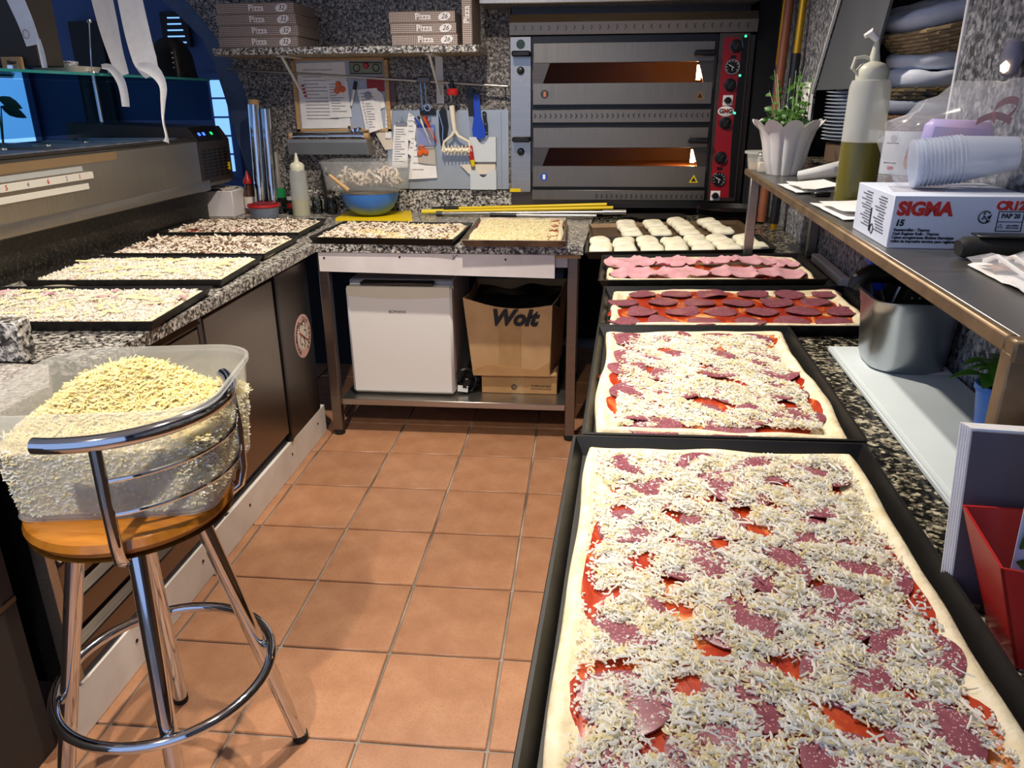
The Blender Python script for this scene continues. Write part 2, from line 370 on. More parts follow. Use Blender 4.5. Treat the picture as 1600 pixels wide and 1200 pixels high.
# ================================================================ setting
def build_setting():
    m=M(); m.box((-6,-2,-.06),(3.2,7,-.006)); fl=struct('floor',m,K['terra_grout'])
    t=M(); t.box((-.147,-.147,-.012),(.147,.147,0),.003); me=tomesh('tile',t,K['tile'])
    for i in range(-2,5):
        for j in range(-4,12):
            o=bpy.data.objects.new('tile',me); COL.objects.link(o); o.parent=fl
            o.location=(-1.089+.3*i+.15, 2.806-.3*j+.15, 0)
    m=M(); m.box((-6,-.6,2.62),(3.2,7,2.7)); struct('ceiling',m,K['white'])
    # back wall: polished granite slabs with a curved left end, over a low strip
    cv=[(-1.553,.84),(-1.575,.95)]
    cv2=[(-1.575,.953),(-1.619,1.128),(-1.664,1.296),(-1.695,1.43),(-1.735,1.545),(-1.80,1.66),(-1.90,1.80),(-2.05,1.95),(-2.25,2.08),(-2.25,2.62)]
    m=M(); m.box((-1.52,3.905,0),(-.37,4.0,2.62)); wb=struct('wall_back',m,K['dark'])
    part('stone_slab',M().prism([(-.372,.84),(-.372,.95)]+cv[::-1],'y',3.876,3.905),K['granite'],wb)
    part('stone_slab',M().prism([(-.372,.953),(-.372,2.62)]+cv2[::-1],'y',3.88,3.905),K['granite_wall'],wb)
    # arch pier behind the slab's curved end, daylight blue put into its plaster colour
    arch=[(-1.721,0),(-1.721,.938),(-1.757,1.097),(-1.786,1.251),(-1.814,1.401),(-1.843,1.533),(-1.888,1.662),(-1.999,1.776),(-2.085,1.85),(-2.25,1.97),(-2.5,2.07),(-2.9,2.15),(-2.9,2.62),(-1.40,2.62),(-1.40,0)]
    struct('wall_arch',M().prism(arch[::-1],'y',3.91,4.3),K['plaster'])
    # right of the oven: dark strip of wall, then the granite clad right wall
    struct('wall_oven_side',M().box((.745,3.84,.0),(1.2,4.3,2.62)),K['dark'])
    struct('wall_oven_top',M().box((-.372,4.5,0),(.9,4.6,2.62)),K['dark'])
    m=M(); m.box((.66,-.6,0),(1.2,4.1,1.13)); m.box((.66,-.6,1.13),(1.2,1.79,2.62)); m.box((.66,3.2,1.13),(1.2,4.1,2.62)); m.box((1.12,1.79,1.13),(1.2,3.2,2.62))
    wr=struct('wall_right',m,K['dark'],FR)
    v=[-.2,.45,1.07,1.79,2.42,3.05,3.75]
    for a,b in zip(v[:-1],v[1:]): part('stone_slab',M().box((.645,a+.0015,.80),(.66,b-.0015,1.16),.0015),K['granite_rough'],wr,FR)
    for a,b in ((-.2,.6),(.6,1.787)): part('stone_slab',M().box((.645,a+.0015,1.163),(.66,b-.0015,2.2),.0015),K['granite_rough'],wr,FR)
    part('stone_slab',M().prism([(3.13,1.163),(3.75,1.163),(3.75,2.2),(2.45,2.2),(3.13,1.39)],'x',.645,.66),K['granite_rough'],wr,FR)
    part('niche_edge',M().prism([(3.13,1.163),(3.13,1.39),(2.45,2.2),(2.442,2.194),(3.122,1.387),(3.122,1.163)],'x',.642,.650),K['white'],wr,FR)
    part('niche_edge',M().box((.642,1.782,1.163),(.668,1.792,2.2)),K['white'],wr,FR)
    part('grey_panel',M().prism([(3.125,1.40),(2.44,2.2),(2.05,2.2),(2.47,1.40)],'x',.656,.664),K['gray'],wr,FR)
    part('niche_back',M().box((1.10,1.79,1.163),(1.12,3.2,2.2)),K['gray'],wr,FR)
    part('niche_sill',M().box((.60,1.80,1.150),(1.10,3.12,1.166),.003),K['granite_dark'],wr,FR)
    # dining room far behind on the left
    struct('wall_far',M().box((-6,6.6,0),(.9,6.8,2.62)),K['navy'])
build_setting()
# ================================================================ counters
def build_counters():
    # left worktop and its cabinets
    m=M(); m.prism([(-1.075,1.49),(-1.075,2.955),(-.006,2.955),(.040,3.80),(.040,3.876),(-1.95,3.876),(-1.95,1.49)],'z',.808,.84)
    solid('worktop',m,K['granite'],'speckled granite worktop running from the topping display round to the oven','worktop')
    solid('backsplash',M().box((-1.83,1.55,.84),(-1.80,3.55,.995),.002),K['granite_shaded'],'granite upstand with painted-in shade below the stainless topping display','backsplash')
    X=-1.12
    c=thing('refrigerated_cabinet','brown steel counter cabinet with two plain doors, one with a round sticker','cabinet',(-1.45,2.57,0))
    part('body',M().box((-1.88,2.072,.14),(X-.022,2.96,.806)),K['dark'],c)
    d1=part('door',M().box((X-.02,2.075,.17),(X,2.60,.775),.004),K['steel_brown'],c)
    part('edge_strip',M().box((X-.02,2.606,.13),(X+.006,2.622,.79),.002),K['black'],d1)
    d2=part('door',M().box((X-.02,2.632,.13),(X,2.955,.78),.004),K['steel_dark'],c)
    part('top_rail',M().box((X-.02,2.075,.78),(X,2.955,.806),.002),K['steel_dark'],c)
    st=part('round_sticker',M().cyl((X,2.84,.49),(X+.001,2.84,.49),.088,n=40),plain('sticker_pink','#cfa79a',.6),d2,label='round pink sticker ringed with lettering')
    g=c
    part('sticker_disc',M().cyl((X+.001,2.84,.49),(X+.0016,2.84,.49),.055,n=32),K['paper_warm'],d2)
    for word,a0,step in (('SENZA SFC',-55,16.5),('SCHIUMATURA',235,-11.5)):
        for k,chh in enumerate(word):
            if chh==' ': continue
            a=math.radians(a0+step*k) if word[0:2]=='SE' else math.radians(a0+step*k)
            r=.071; y=2.84+r*math.cos(a); z=.49+r*math.sin(a)
            tilt=a-math.pi/2 if word[0:2]=='SC' else a+math.pi/2
            text(d2,chh,(X+.0013,y,z),.021,K['ink'],Euler((math.pi/2,0,math.pi/2)).to_matrix().to_4x4().to_euler() if False else tuple((Matrix.Rotation(math.pi/2,3,'Z')@Matrix.Rotation(math.pi/2,3,'X')@Matrix.Rotation(tilt,3,'Z')).to_euler()),bold=.0006)
    mush=M()
    for (cy,cz,rr,n0,n1) in ((2.825,.525,.022,20,200),(2.848,.53,.02,-30,170),(2.862,.495,.016,-60,120),(2.822,.478,.018,100,290)):
        mush.tube([(X+.0018,cy+rr*math.cos(math.radians(n0+(n1-n0)*k/10)),cz+rr*math.sin(math.radians(n0+(n1-n0)*k/10))) for k in range(11)],.0016,5)
    mush.tube([(X+.0018,2.84,.49),(X+.0018,2.852,.455),(X+.0018,2.838,.445)],.0022,5)
    part('sticker_drawing',mush,K['ink'],d2)
    part('sticker_stroke',M().tube([(X+.0024,2.80,.515),(X+.0024,2.885,.46)],.0028,5),K['ink_red'],d2)
    # drawer unit with grip gaps
    c=thing('drawer_unit','brown steel drawer unit with long open grip slots behind the stool','cabinet',(-1.45,1.67,0))
    part('body',M().box((-1.88,1.28,.14),(X-.028,2.05,.806)),K['black'],c)
    part('side_post',M().box((X-.03,2.042,.14),(X,2.068,.806),.002),K['steel_dark'],c)
    part('side_post',M().box((X-.03,1.275,.14),(X+.004,1.30,.806),.002),K['steel'],c)
    for k in range(6):
        z0=.15+k*.109
        d=part('drawer_front',M().box((X-.024,1.302,z0),(X,2.04,z0+.062),.003),K['steel_brown'],c)
        part('grip_lip',M().prism([(X,z0+.066),(X+.012,z0+.078),(X-.006,z0+.092),(X-.018,z0+.08)],'y',1.302,2.04),K['steel_brown'],d)
    k_=solid('plinth_board',M().box((X-.03,1.24,0.001),(X+.0,3.0,.128),.001),K['kick'],'long white kick board along the tiled floor below the steel cabinets','kick board')
    for y in (1.5,1.86,2.2,2.6,2.9): part('screw',M().cyl((X,y,.08),(X+.002,y,.08),.005,n=8),K['ink'],k_)
    # near end: upright granite block and a lower slab
    solid('granite_upstand',M().box((-1.95,1.47,.841),(-1.215,1.515,.935),.004),K['granite'],'short upright granite block standing across the end of the left worktop','granite block')
    solid('granite_ledge',M().prism([(-1.95,.9),(-1.06,.9),(-1.06,1.33),(-1.15,1.455),(-1.95,1.465)],'z',.809,.845),K['granite_pale'],'pale rough granite ledge beside the grated cheese tub','granite slab')
    s=thing('end_cabinet','dark brown cabinet below the pale granite ledge','cabinet',(-1.55,1.0,0))
    part('body',M().box((-1.95,.3,.0),(X-.05,1.23,.795)),K['brownwall'],s)
    part('panel_joint',M().box((X-.05,.3,.40),(X-.047,1.23,.412)),K['steel_dark'],s)
    # back table
    t=thing('work_table','stainless work table with white apron board and low shelf','table',(-.55,3.4,0))
    for (x,y) in ((-1.055,2.985),(-.045,3.0),(-1.055,3.8),(-.045,3.8)):
        l=part('leg',M().box((x-.021,y-.02,.022),(x+.021,y+.02,.806),.003),K['steel_brown'],t)
        part('foot',M().lathe([(.019,0),(.024,.004),(.024,.022)],(x,y,0),16),K['rubber'],l)
    part('front_rail',M().box((-1.03,2.99,.75),(-.066,3.02,.79)),K['steel'],t)
    part('spacer_block',M().box((-.118,2.972,.79),(-.015,3.0,.806)),K['wood'],t)
    ap=part('apron_board',M().prism([(-1.068,.728),(-.116,.712),(-.116,.806),(-1.068,.806)],'y',2.962,2.985),K['whiteboard'],t)
    for x,z in ((-.735,.79),(-.31,.785),(-1.045,.783)): part('screw',M().cyl((x,2.962,z),(x,2.9605,z),.0045,n=8),K['ink'],ap)
    part('pen_mark',M().tube([(-.52,2.9615,.80),(-.515,2.9615,.788),(-.522,2.9615,.782),(-.505,2.9615,.80),(-.498,2.9615,.797)],.0012,4),K['ink'],ap)
    part('shelf',M().box((-1.035,2.985,.137),(-.066,3.82,.165),.002),K['steel'],t)
    # right counter: slab sloping a touch up to the wall
    m=M(); m.add([(u,v,.84+.03*(u+.06)-d) for d in (.032,0) for (u,v) in ((-.055,.15),(.643,.15),(.643,3.78),(-.163,3.78),(-.163,2.98),(-.055,2.98))],
        [(5,4,3,2,1,0),(6,7,8,9,10,11)]+[(i,(i+1)%6,6+(i+1)%6,6+i) for i in range(6)])
    solid('worktop',m,K['granite_dark'],'dark speckled granite worktop under the right row of pizza trays','worktop',F=FR)
    b=thing('base_cabinet','dark steel base cabinet under the right worktop','cabinet',(.3,1.5,0),F=FR)
    part('body',M().box((-.0,.15,.10),(.63,2.86,.80)),K['dark'],b,FR)
    for v in (.5,1.1,1.7,2.3): part('door',M().box((-.015,v-.295,.12),(0,v+.295,.79),.003),K['steel_dark'],b,FR)
    part('plinth',M().box((.04,.15,0),(.6,2.86,.10)),K['black'],b,FR)
build_counters()
# ================================================================ pizza trays
RNG=np.random.default_rng(7)
def wob(seed, f=1.0):
    r=np.random.default_rng(seed); k=r.uniform(-1,1,(9,2))*f; p=r.uniform(0,6.28,9); a=1/np.sqrt(1+np.linalg.norm(k,axis=1)/f)
    return lambda x,y: sum(a[i]*np.sin(k[i,0]*x+k[i,1]*y+p[i]) for i in range(9))/3.0
def tray_mesh(lx, ly, h, mat, flare=.014):
    m=M(); X,Y=lx/2,ly/2; t=.0022
    def ring(dx,z): return [(-X+dx,-Y+dx,z),(X-dx,-Y+dx,z),(X-dx,Y-dx,z),(-X+dx,Y-dx,z)]
    m.loft([ring(flare,0),ring(.002,h-.003),ring(-.001,h-.001),ring(0.0,h),ring(t+.002,h),ring(t+flare,t)],True)
    return tomesh('baking_tray',m,mat,30)
def tray(cx, cy, lx, ly, rz, label, tilt=0, z=.8403, mat='black_tray', h=.028):
    o=bpy.data.objects.new('baking_tray',tray_mesh(lx,ly,h,K[mat])); COL.objects.link(o)
    o.location=(cx,cy,z); o.rotation_euler=(Matrix.Rotation(math.radians(rz),3,'Z')@Matrix.Rotation(-tilt,3,'Y')).to_euler()
    return tag(o,label,'baking tray','baking trays')
def shreds(name, pos, length, width, mat, parent, seed, pitch=.35, curl=1.2, flat=.7, mats=None, mi=None):
    """many little bent strips as ONE mesh; pos (N,3)"""
    r=np.random.default_rng(seed); N=len(pos); Kp=4
    yaw=r.uniform(0,6.283,N); L=length*r.uniform(.45,1.35,N); Wd=width*r.uniform(.6,1.3,N); cu=r.normal(0,curl,N); pi=r.normal(0,pitch,N)
    P=np.zeros((N,Kp,3)); c=np.array(pos,float).copy()
    D=np.stack([np.cos(yaw),np.sin(yaw)],-1)
    cur=np.zeros((N,3)); tang=[]
    for k in range(Kp):
        ang=yaw+cu*(k/(Kp-1)-.5); cp=np.cos(pi)
        d=np.stack([np.cos(ang)*cp,np.sin(ang)*cp,np.sin(pi)],-1); tang.append(d)
        P[:,k]=cur; cur=cur+d*(L/(Kp-1))[:,None]
    P-=P.mean(1,keepdims=True); P+=c[:,None]
    V=np.zeros((N,Kp,3,3))
    for k in range(Kp):
        d=tang[k]; side=np.stack([-d[:,1],d[:,0],0*d[:,0]],-1); side/=np.linalg.norm(side,axis=1,keepdims=True)+1e-9
        up=np.cross(d,side); w=Wd*(.8 if k in (0,Kp-1) else 1)
        V[:,k,0]=P[:,k]+side*(w/2)[:,None]; V[:,k,1]=P[:,k]-side*(w/2)[:,None]; V[:,k,2]=P[:,k]+up*(w*flat)[:,None]
    V=V.reshape(-1,3); fq=[]; ft=[]
    for k in range(Kp-1):
        for a,b in ((0,1),(1,2),(2,0)): fq.append((k*3+a,k*3+b,(k+1)*3+b,(k+1)*3+a))
    ft=[(2,1,0),((Kp-1)*3,(Kp-1)*3+1,(Kp-1)*3+2)]
    base=(np.arange(N)*Kp*3)[:,None,None]
    Q=(np.array(fq)[None]+base).reshape(-1); Tt=(np.array(ft)[None]+base).reshape(-1)
    me=bpy.data.meshes.new(name); nq=len(Q)//4; nt_=len(Tt)//3
    me.vertices.add(len(V)); me.vertices.foreach_set('co',V.astype(np.float32).ravel())
    me.loops.add(len(Q)+len(Tt)); me.loops.foreach_set('vertex_index',np.concatenate([Q,Tt]).astype(np.int32))
    me.polygons.add(nq+nt_); me.polygons.foreach_set('loop_start',np.concatenate([np.arange(nq)*4,nq*4+np.arange(nt_)*3]).astype(np.int32))
    if mats:
        sel=(np.random.default_rng(seed+5).random(N)<mi).astype(np.int32)
        me.polygons.foreach_set('material_index',np.concatenate([np.repeat(sel,9),np.repeat(sel,2)]))
        for x in mats: me.materials.append(x)
    else: me.materials.append(mat)
    me.polygons.foreach_set('use_smooth',np.zeros(nq+nt_,dtype=bool))
    me.update(calc_edges=True); me.validate()
    o=bpy.data.objects.new(name,me); COL.objects.link(o); o.parent=parent; o['kind']='stuff'; return o
def scatter(n, lx, ly, seed, dens=None, margin=.03, bias=.0):
    r=np.random.default_rng(seed); out=[]; f=wob(seed,dens or 30)
    while len(out)<n:
        p=(r.random((n*2,2))-.5)*np.array([lx-2*margin,ly-2*margin]); a=f(p[:,0],p[:,1])
        keep=r.random(len(p))<1/(1+np.exp(-(a+bias)*7)); out+=list(p[keep])
    return np.array(out[:n]), f
def dough_sheet(parent, lx, ly, seed, h=.013, rim=.010, sauce=True, inset=.02, mat='dough', sauce_inset=.022):
    """sheet of dough with a lumpy raised edge, and the sauce spread on it"""
    nx,ny=56,44; f=wob(seed,22); g=wob(seed+1,60); e=wob(seed+2,26)
    P=[]; hx,hy=lx/2-inset,ly/2-inset
    def zt(x,y,d): return h+rim*math.exp(-((d-.012)/.012)**2)+.0025*g(x,y)+.0015*f(x,y)
    def pt(a,b,k=1.0):
        x=a*hx; y=b*hy; x+=.007*e(y*1.0,3)*abs(a)**6*(1 if a>0 else -1); y+=.007*e(x,9)*abs(b)**6*(1 if b>0 else -1)
        return x,y
    for i in range(nx+1):
        row=[]
        for j in range(ny+1):
            # finer spacing near the edge
            a=math.sin((i/nx*2-1)*1.35)/math.sin(1.35); b=math.sin((j/ny*2-1)*1.35)/math.sin(1.35)
            x,y=pt(a,b); d=min((1-abs(a))*hx,(1-abs(b))*hy); z=zt(x,y,d)
            if d<.0005: z=h*.45
            row.append((x,y,z))
        P.append(row)
    m=M(); m.grid(P); b=ny+1
    rimv=[i*b for i in range(nx+1)]+[nx*b+j for j in range(1,b)]+[i*b+b-1 for i in range(nx-1,-1,-1)]+[j for j in range(b-2,0,-1)]
    n0=len(m.v); m.v+=[(m.v[k][0]*.985,m.v[k][1]*.985,.0026) for k in rimv]
    for k in range(len(rimv)): m.f.append((rimv[k],n0+k,n0+(k+1)%len(rimv),rimv[(k+1)%len(rimv)])); m.m.append(0)
    part('dough',m,K[mat],parent,local=True,smooth=70)
    if sauce:
        Q=[]; si=sauce_inset
        for i in range(41):
            row=[]
            for j in range(33):
                a=i/40*2-1; bb=j/32*2-1
                x=a*(hx-si+(.020*e(bb*hy*2,5)+.012*g(bb*hy,2))*abs(a)**4); y=bb*(hy-si+(.020*e(a*hx*2,1)+.012*g(7,a*hx))*abs(bb)**4)
                d=min(hx-abs(x),hy-abs(y)); edge=max(abs(a),abs(bb)); z=zt(x,y,d)+.0022*(1-edge**10)-.002*edge**12
                row.append((x,y,z))
            Q.append(row)
        part('sauce',M().grid(Q),K['sauce'],parent,local=True,smooth=70)
    return zt
_SAL=[]
def salami_meshes():
    for s in range(6):
        r=random.Random(40+s); m=M(); n=26; R=.0425; w1,w2=r.uniform(0,6),r.uniform(0,6); am=r.uniform(.0012,.0038)
        def zz(a,k): return am*k*k*(math.sin(2*a+w1)+.6*math.sin(3*a+w2))
        rings=[]
        for z0,sg in ((0,1),(.0022,1)):
            pass
        vs=[]; fs=[]
        prof=[(0.001,.0024),(.5,.0024),(.86,.0026),(1,.0016),(1,0),(.5,0),(0.001,0)]
        for (k,z) in prof:
            for i in range(n):
                a=6.2832*i/n; rr=R*k*(1+.03*math.sin(2*a+w2)); vs.append((rr*math.cos(a),rr*math.sin(a),z+zz(a,k)))
        for q in range(len(prof)-1):
            for i in range(n): fs.append((q*n+i,q*n+(i+1)%n,(q+1)*n+(i+1)%n,(q+1)*n+i))
        m.add(vs,[f[::-1] for f in fs]); _SAL.append(tomesh('salami_slice',m,K['salami'],60))
salami_meshes()
def salami(parent, pts, z, seed, k0=1.0):
    r=random.Random(seed)
    for k,(x,y) in enumerate(pts):
        o=bpy.data.objects.new('salami_slice',_SAL[r.randrange(6)]); COL.objects.link(o); o.parent=parent
        o.location=(x,y,z+r.uniform(0,.0015)); o.rotation_euler=(r.uniform(-.05,.05),r.uniform(-.05,.05),r.uniform(0,6.28))
        s=k0*r.uniform(.95,1.05); o.scale=(s,s,1)
def pizza(cx, cy, rz, label, tilt=0, z=.8403):
    return thing('tray_pizza',label,'pizza',(cx,cy,z+.0005),group='raw tray pizzas',rot=tuple((Matrix.Rotation(math.radians(rz),3,'Z')@Matrix.Rotation(-tilt,3,'Y')).to_euler()))
def grid_pts(nx, ny, lx, ly, seed, stag=.5, jit=.008, m=.06):
    r=random.Random(seed); out=[]
    for j in range(ny):
        for i in range(nx):
            x=-lx/2+m+(lx-2*m)*(i+(stag*.5 if j%2 else 0))/(nx-1+stag*.5); y=-ly/2+m+(ly-2*m)*j/(ny-1)
            out.append((x+r.uniform(-jit,jit),y+r.uniform(-jit,jit)))
    return out
TL=.03
def zc(cx,cy):
    u=cx*math.cos(AR)-cy*math.sin(AR); return .84+.03*(u+.06)+.0004
def build_right_trays():
    # (centre, size, angle)
    spec=[('near',.192,.745,.445,.74,-3.2),('second',.240,1.437,.44,.63,-3.0),('salami',.378,1.955,.66,.405,-3.0),('ham',.382,2.438,.66,.395,-2.6)]
    for nm,cx,cy,lx,ly,rz in spec:
        z=zc(cx,cy)
        if nm=='near':
            tray(cx,cy,lx,ly,rz,'black tray with scraped rim beside the red leaflet holder and the brochures',TL,z)
            p=pizza(cx,cy,rz,'raw salami pizza under grated cheese in the tray beside the red leaflet holder',TL,z)
            zt=dough_sheet(p,lx,ly,11,inset=.022,sauce_inset=.022)
            pts=[(x,y+.045) for x,y in [(-.135,-.245),(-.02,-.225),(.07,-.19),(.125,-.255),(-.125,-.13),(-.02,-.12),(.08,-.095),(.145,-.15),(.03,-.02),(-.06,-.01),(-.13,.06),(-.025,.085),(.09,.06),(.14,-.02),(-.10,.15),(.02,.17),(.12,.14),(-.12,.235),(-.02,.245),(.06,.235),(.14,.235),(-.06,-.30),(.05,-.30),(.14,-.33),(-.14,-.34)]]
            salami(p,pts,.0175,3)
            q,f=scatter(15500,lx,ly,21,130,.055,.24); a=np.clip(f(q[:,0],q[:,1]),-.2,1.2); r=np.random.default_rng(3)
            zz=.019+r.random(len(q))*(.003+.011*np.clip(a,0,1))
            shreds('grated_cheese',np.c_[q,zz],.0105,.0024,K['cheese'],p,31,pitch=.22,curl=1.7,mats=[K['cheese'],K['cheese_y']],mi=.28)
            q,f=scatter(9000,lx,ly,21,130,.04,.3); shreds('cheese_crumbs',np.c_[q,.0195+.004*r.random(len(q))],.0042,.0028,K['cheese'],p,32); q,f=scatter(380,lx,ly,21,130,.05,.2); shreds('long_shreds',np.c_[q,.024+.008*r.random(len(q))],.021,.0027,K['cheese'],p,34,pitch=.15,curl=2.4)
        elif nm=='second':
            tray(cx,cy,lx,ly,rz,'black tray between the cheesy near tray and the tray of bare salami',TL,z)
            p=pizza(cx,cy,rz,'raw salami pizza under crumbled cheese, red sauce bare along its left side',TL,z)
            dough_sheet(p,lx,ly,12,inset=.021,sauce_inset=.020)
            salami(p,[(-.145,.235),(-.05,.25),(.05,.245),(.13,.235),(-.14,.12),(-.06,.10),(.03,.12),(.12,.10),(-.15,.035),(-.06,-.0),(.04,.02),(.14,.01),(-.14,-.10),(-.05,-.09),(.05,-.11),(.135,-.09),(-.13,-.20),(-.03,-.2),(.06,-.21),(.14,-.2),(-.10,-.265),(.02,-.265)],.0175,5)
            q,f=scatter(15000,lx,ly,23,130,.055,.32); q=q[np.random.default_rng(1).random(len(q))<np.clip(.12+(q[:,0]+.165+.02*wob(3,60)(q[:,0],q[:,1]))*12+(q[:,1]<-.12)*.8,0,1)]
            a=np.clip(f(q[:,0],q[:,1]),-.2,1.2); r=np.random.default_rng(4)
            shreds('grated_cheese',np.c_[q,.019+r.random(len(q))*(.003+.010*np.clip(a,0,1))],.0095,.0025,K['cheese'],p,33,pitch=.22,mats=[K['cheese'],K['cheese_y']],mi=.25)
        elif nm=='salami':
            tray(cx,cy,lx,ly,rz,'black tray holding the pizza of bare salami slices',TL,z)
            p=pizza(cx,cy,rz,'raw pizza with rows of bare salami slices on tomato sauce, no cheese',TL,z)
            dough_sheet(p,lx,ly,13,inset=.022)
            salami(p,grid_pts(6,4,lx,ly,9,.9,.005,.060),.0185,7,.95)
        else:
            tray(cx,cy,lx,ly,rz,'black tray holding the ham pizza',TL,z)
            p=pizza(cx,cy,rz,'raw pizza covered with folded pink ham slices on tomato sauce',TL,z)
            dough_sheet(p,lx,ly,14,inset=.022)
            r=random.Random(5)
            for (x,y,w,d) in ((-.235,.075,.17,.14),(-.09,.08,.14,.12),(.045,.09,.14,.11),(.16,.085,.15,.12),(.245,.06,.11,.12),(-.225,-.085,.16,.12),(-.075,-.09,.16,.12),(.085,-.085,.16,.12),(.215,-.09,.15,.12)):
                f=wob(r.randrange(999),42); e=wob(r.randrange(999),30); P=[]
                for i in range(15):
                    row=[]
                    for j in range(13):
                        a=i/14*2-1;b=j/12*2-1; k=1-.22*(a*a*b*b); xx=a*w/2*k*(1+.07*e(b*.1,2)); yy=b*d/2*k*(1+.07*e(5,a*.1))
                        row.append((xx,yy,.004*f(xx,yy)+.009*max(0,math.sin(a*6+b*2+x*40))**4))
                    P.append(row)
                o=part('ham_slice',M().sheet(P,(0,0,-.0018)),K['ham'],p,local=True,smooth=70); o.location=(x,y,.024+r.uniform(0,.003)); o.rotation_euler=(0,0,r.uniform(-.5,.5))
    # two trays of folded dough pieces
    meshes=[]
    for s in range(4):
        f=wob(70+s,70); g=wob(80+s,120); m=M(); rings=[]; n=22
        for k in range(9):
            t=k/8*math.pi; rr=math.sin(t)**.45; zz=.015-.015*math.cos(t)
            ring=[]
            for i in range(n):
                a=6.2832*i/n; c_,s_=math.cos(a),math.sin(a); se=(abs(c_)**5+abs(s_)**5)**(-1/5)
                x=.041*rr*c_*se*(1+.06*g(c_*.03,s_*.03)); y=.043*rr*s_*se*(1+.07*f(s_*.03,c_*.03))
                z=zz*(1+.14*g(x,y)) if k>4 else zz
                if k>4: z-=.006*math.exp(-((y-.006*math.sin(x*90+s))/.006)**2)
                ring.append((x,y,max(0,z)))
            rings.append(ring)
        m.loft(rings); meshes.append(tomesh('dough_roll',m,K['dough_roll'],70))
    T5=(.333,2.862,.66,.31,-1.0); T6=(.345,3.245,.655,.395,1.0)
    z5=zc(T5[0],T5[1]); z6=zc(T6[0],T6[1])
    tray(*T5,'black tray packed with two rows of folded dough pieces',TL,z5)
    tray(*T6,'brown tray of folded dough pieces with a bare stretch at its end',TL,z6,'brown_tray',.018)
    r=random.Random(3)
    def put(T,z,xs,ys,lab,grp,dx):
        R=Matrix.Rotation(math.radians(T[4]),3,'Z')@Matrix.Rotation(-TL,3,'Y')
        for j,y in enumerate(ys):
            for x in xs:
                o=bpy.data.objects.new('dough_roll',meshes[r.randrange(4)]); COL.objects.link(o)
                o.location=Vector((T[0],T[1],z))+R@Vector((x+dx*j*(1 if x>0 else .4)+r.uniform(-.004,.004),y,.004)); o.rotation_euler=(0,-TL,math.radians(T[4])+r.uniform(-.1,.1)); o.scale=(1,r.uniform(.92,1.06),r.uniform(.95,1.2))
                tag(o,lab[j],'dough',grp)
    put(T5,z5,[-.275,-.185,-.092,.0,.09,.18,.272],(-.095,0,.095),['pale folded dough piece in the row along the ham pizza','pale folded dough piece in the middle row of the packed black tray','pale folded dough piece in the packed black tray along the brown tray'],'dough pieces in the black tray',-.006)
    put(T6,z6,[-.16,-.045,.075,.205],(-.13,-.035,.06,.145),['pale folded dough piece on the brown tray along the packed black tray','pale folded dough piece in the second row up from the black tray','pale folded dough piece in the third row up on the brown tray','pale folded dough piece at the brown tray edge nearest the oven'],'dough pieces on the brown tray',-.008)
build_right_trays()
def build_left_trays():
    A=[(-1.382,1.887,.62,.385,4.5,'black tray at the granite block end of the left worktop','raw pizza with grated cheese, potato strips and bits of onion beside the granite block','p',41),
       (-1.4205,2.352,.62,.385,4.5,'black tray between the nearest cheese pizza and the mushroom pizzas','raw pizza with grated cheese and potato strips in the tray next to a mushroom pizza','p',42),
       (-1.438,2.779,.60,.385,2.0,'black tray of the darker mushroom pizza next to a potato pizza','raw mushroom pizza with plenty of red sauce showing, next to a potato strip pizza','m',43),
       (-1.480,3.242,.60,.40,2.0,'black tray of mushroom pizza in front of the bottles in the corner','raw mushroom pizza in the corner in front of the white box and the foil rolls','m',44),
       (-.795,3.155,.59,.43,-2.0,'black tray on the work table in front of the blue bowl','raw mushroom and cheese pizza in front of the blue bowl','n',45),
       (-.282,3.222,.405,.60,1.0,'tray with worn pale rim turned lengthwise on the work table','raw cheese pizza with red sauce patches in the worn lengthwise tray','c',46)]
    for cx,cy,lx,ly,rz,tl,pl,kind,sd in A:
        tray(cx,cy,lx,ly,rz,tl,0,.8403,'worn_tray' if kind=='c' else 'black_tray')
        p=pizza(cx,cy,rz,pl)
        dough_sheet(p,lx,ly,sd,h=.014,rim=.007,inset=.018,sauce_inset=.016)
        r=np.random.default_rng(sd)
        if kind=='p':
            q,f=scatter(9500,lx,ly,sd,90,.03,1.0); shreds('grated_cheese',np.c_[q,.017+.008*r.random(len(q))],.011,.0040,K['cheese'],p,sd,mats=[K['cheese'],plain('onion','#d9c9b0',.5)],mi=.3)
            q,f=scatter(70,lx,ly,sd+1,25,.05,.8); shreds('potato_strips',np.c_[q,.025+.004*r.random(len(q))],.060,.011,K['potato'],p,sd+1,pitch=.06,curl=.35,flat=.3)
            if sd==41:
                q,f=scatter(16,lx,.14,sd+2,25,.03,.5); q[:,1]+=.10; shreds('onion_bits',np.c_[q,.026+.003*r.random(len(q))],.03,.012,K['ham'],p,sd+2,pitch=.1,flat=.3)
        elif kind in 'mn':
            n=1500 if kind=='m' else 1100
            q,f=scatter(n,lx,ly,sd,34,.035,.45); shreds('mushroom_slices',np.c_[q,.019+.010*r.random(len(q))],.027,.0085,None,p,sd,pitch=.35,curl=1.6,flat=.45,mats=[K['mush'],K['mush_dark']],mi=.33 if kind=='m' else .16)
            q,f=scatter(2600 if kind=='m' else 4200,lx,ly,sd+1,20,.03,.6); shreds('grated_cheese',np.c_[q,.018+.006*r.random(len(q))],.009,.0035,K['cheese_y'] if kind=='n' else K['cheese'],p,sd+1)
        else:
            q,f=scatter(9000,lx,ly,sd,24,.034,1.1); q=q[~((q[:,0]>.13)&(wob(5,50)(q[:,0],q[:,1])>-.1))]
            shreds('grated_cheese',np.c_[q,.017+.007*r.random(len(q))],.009,.0045,K['cheese_y'],p,sd)
build_left_trays()
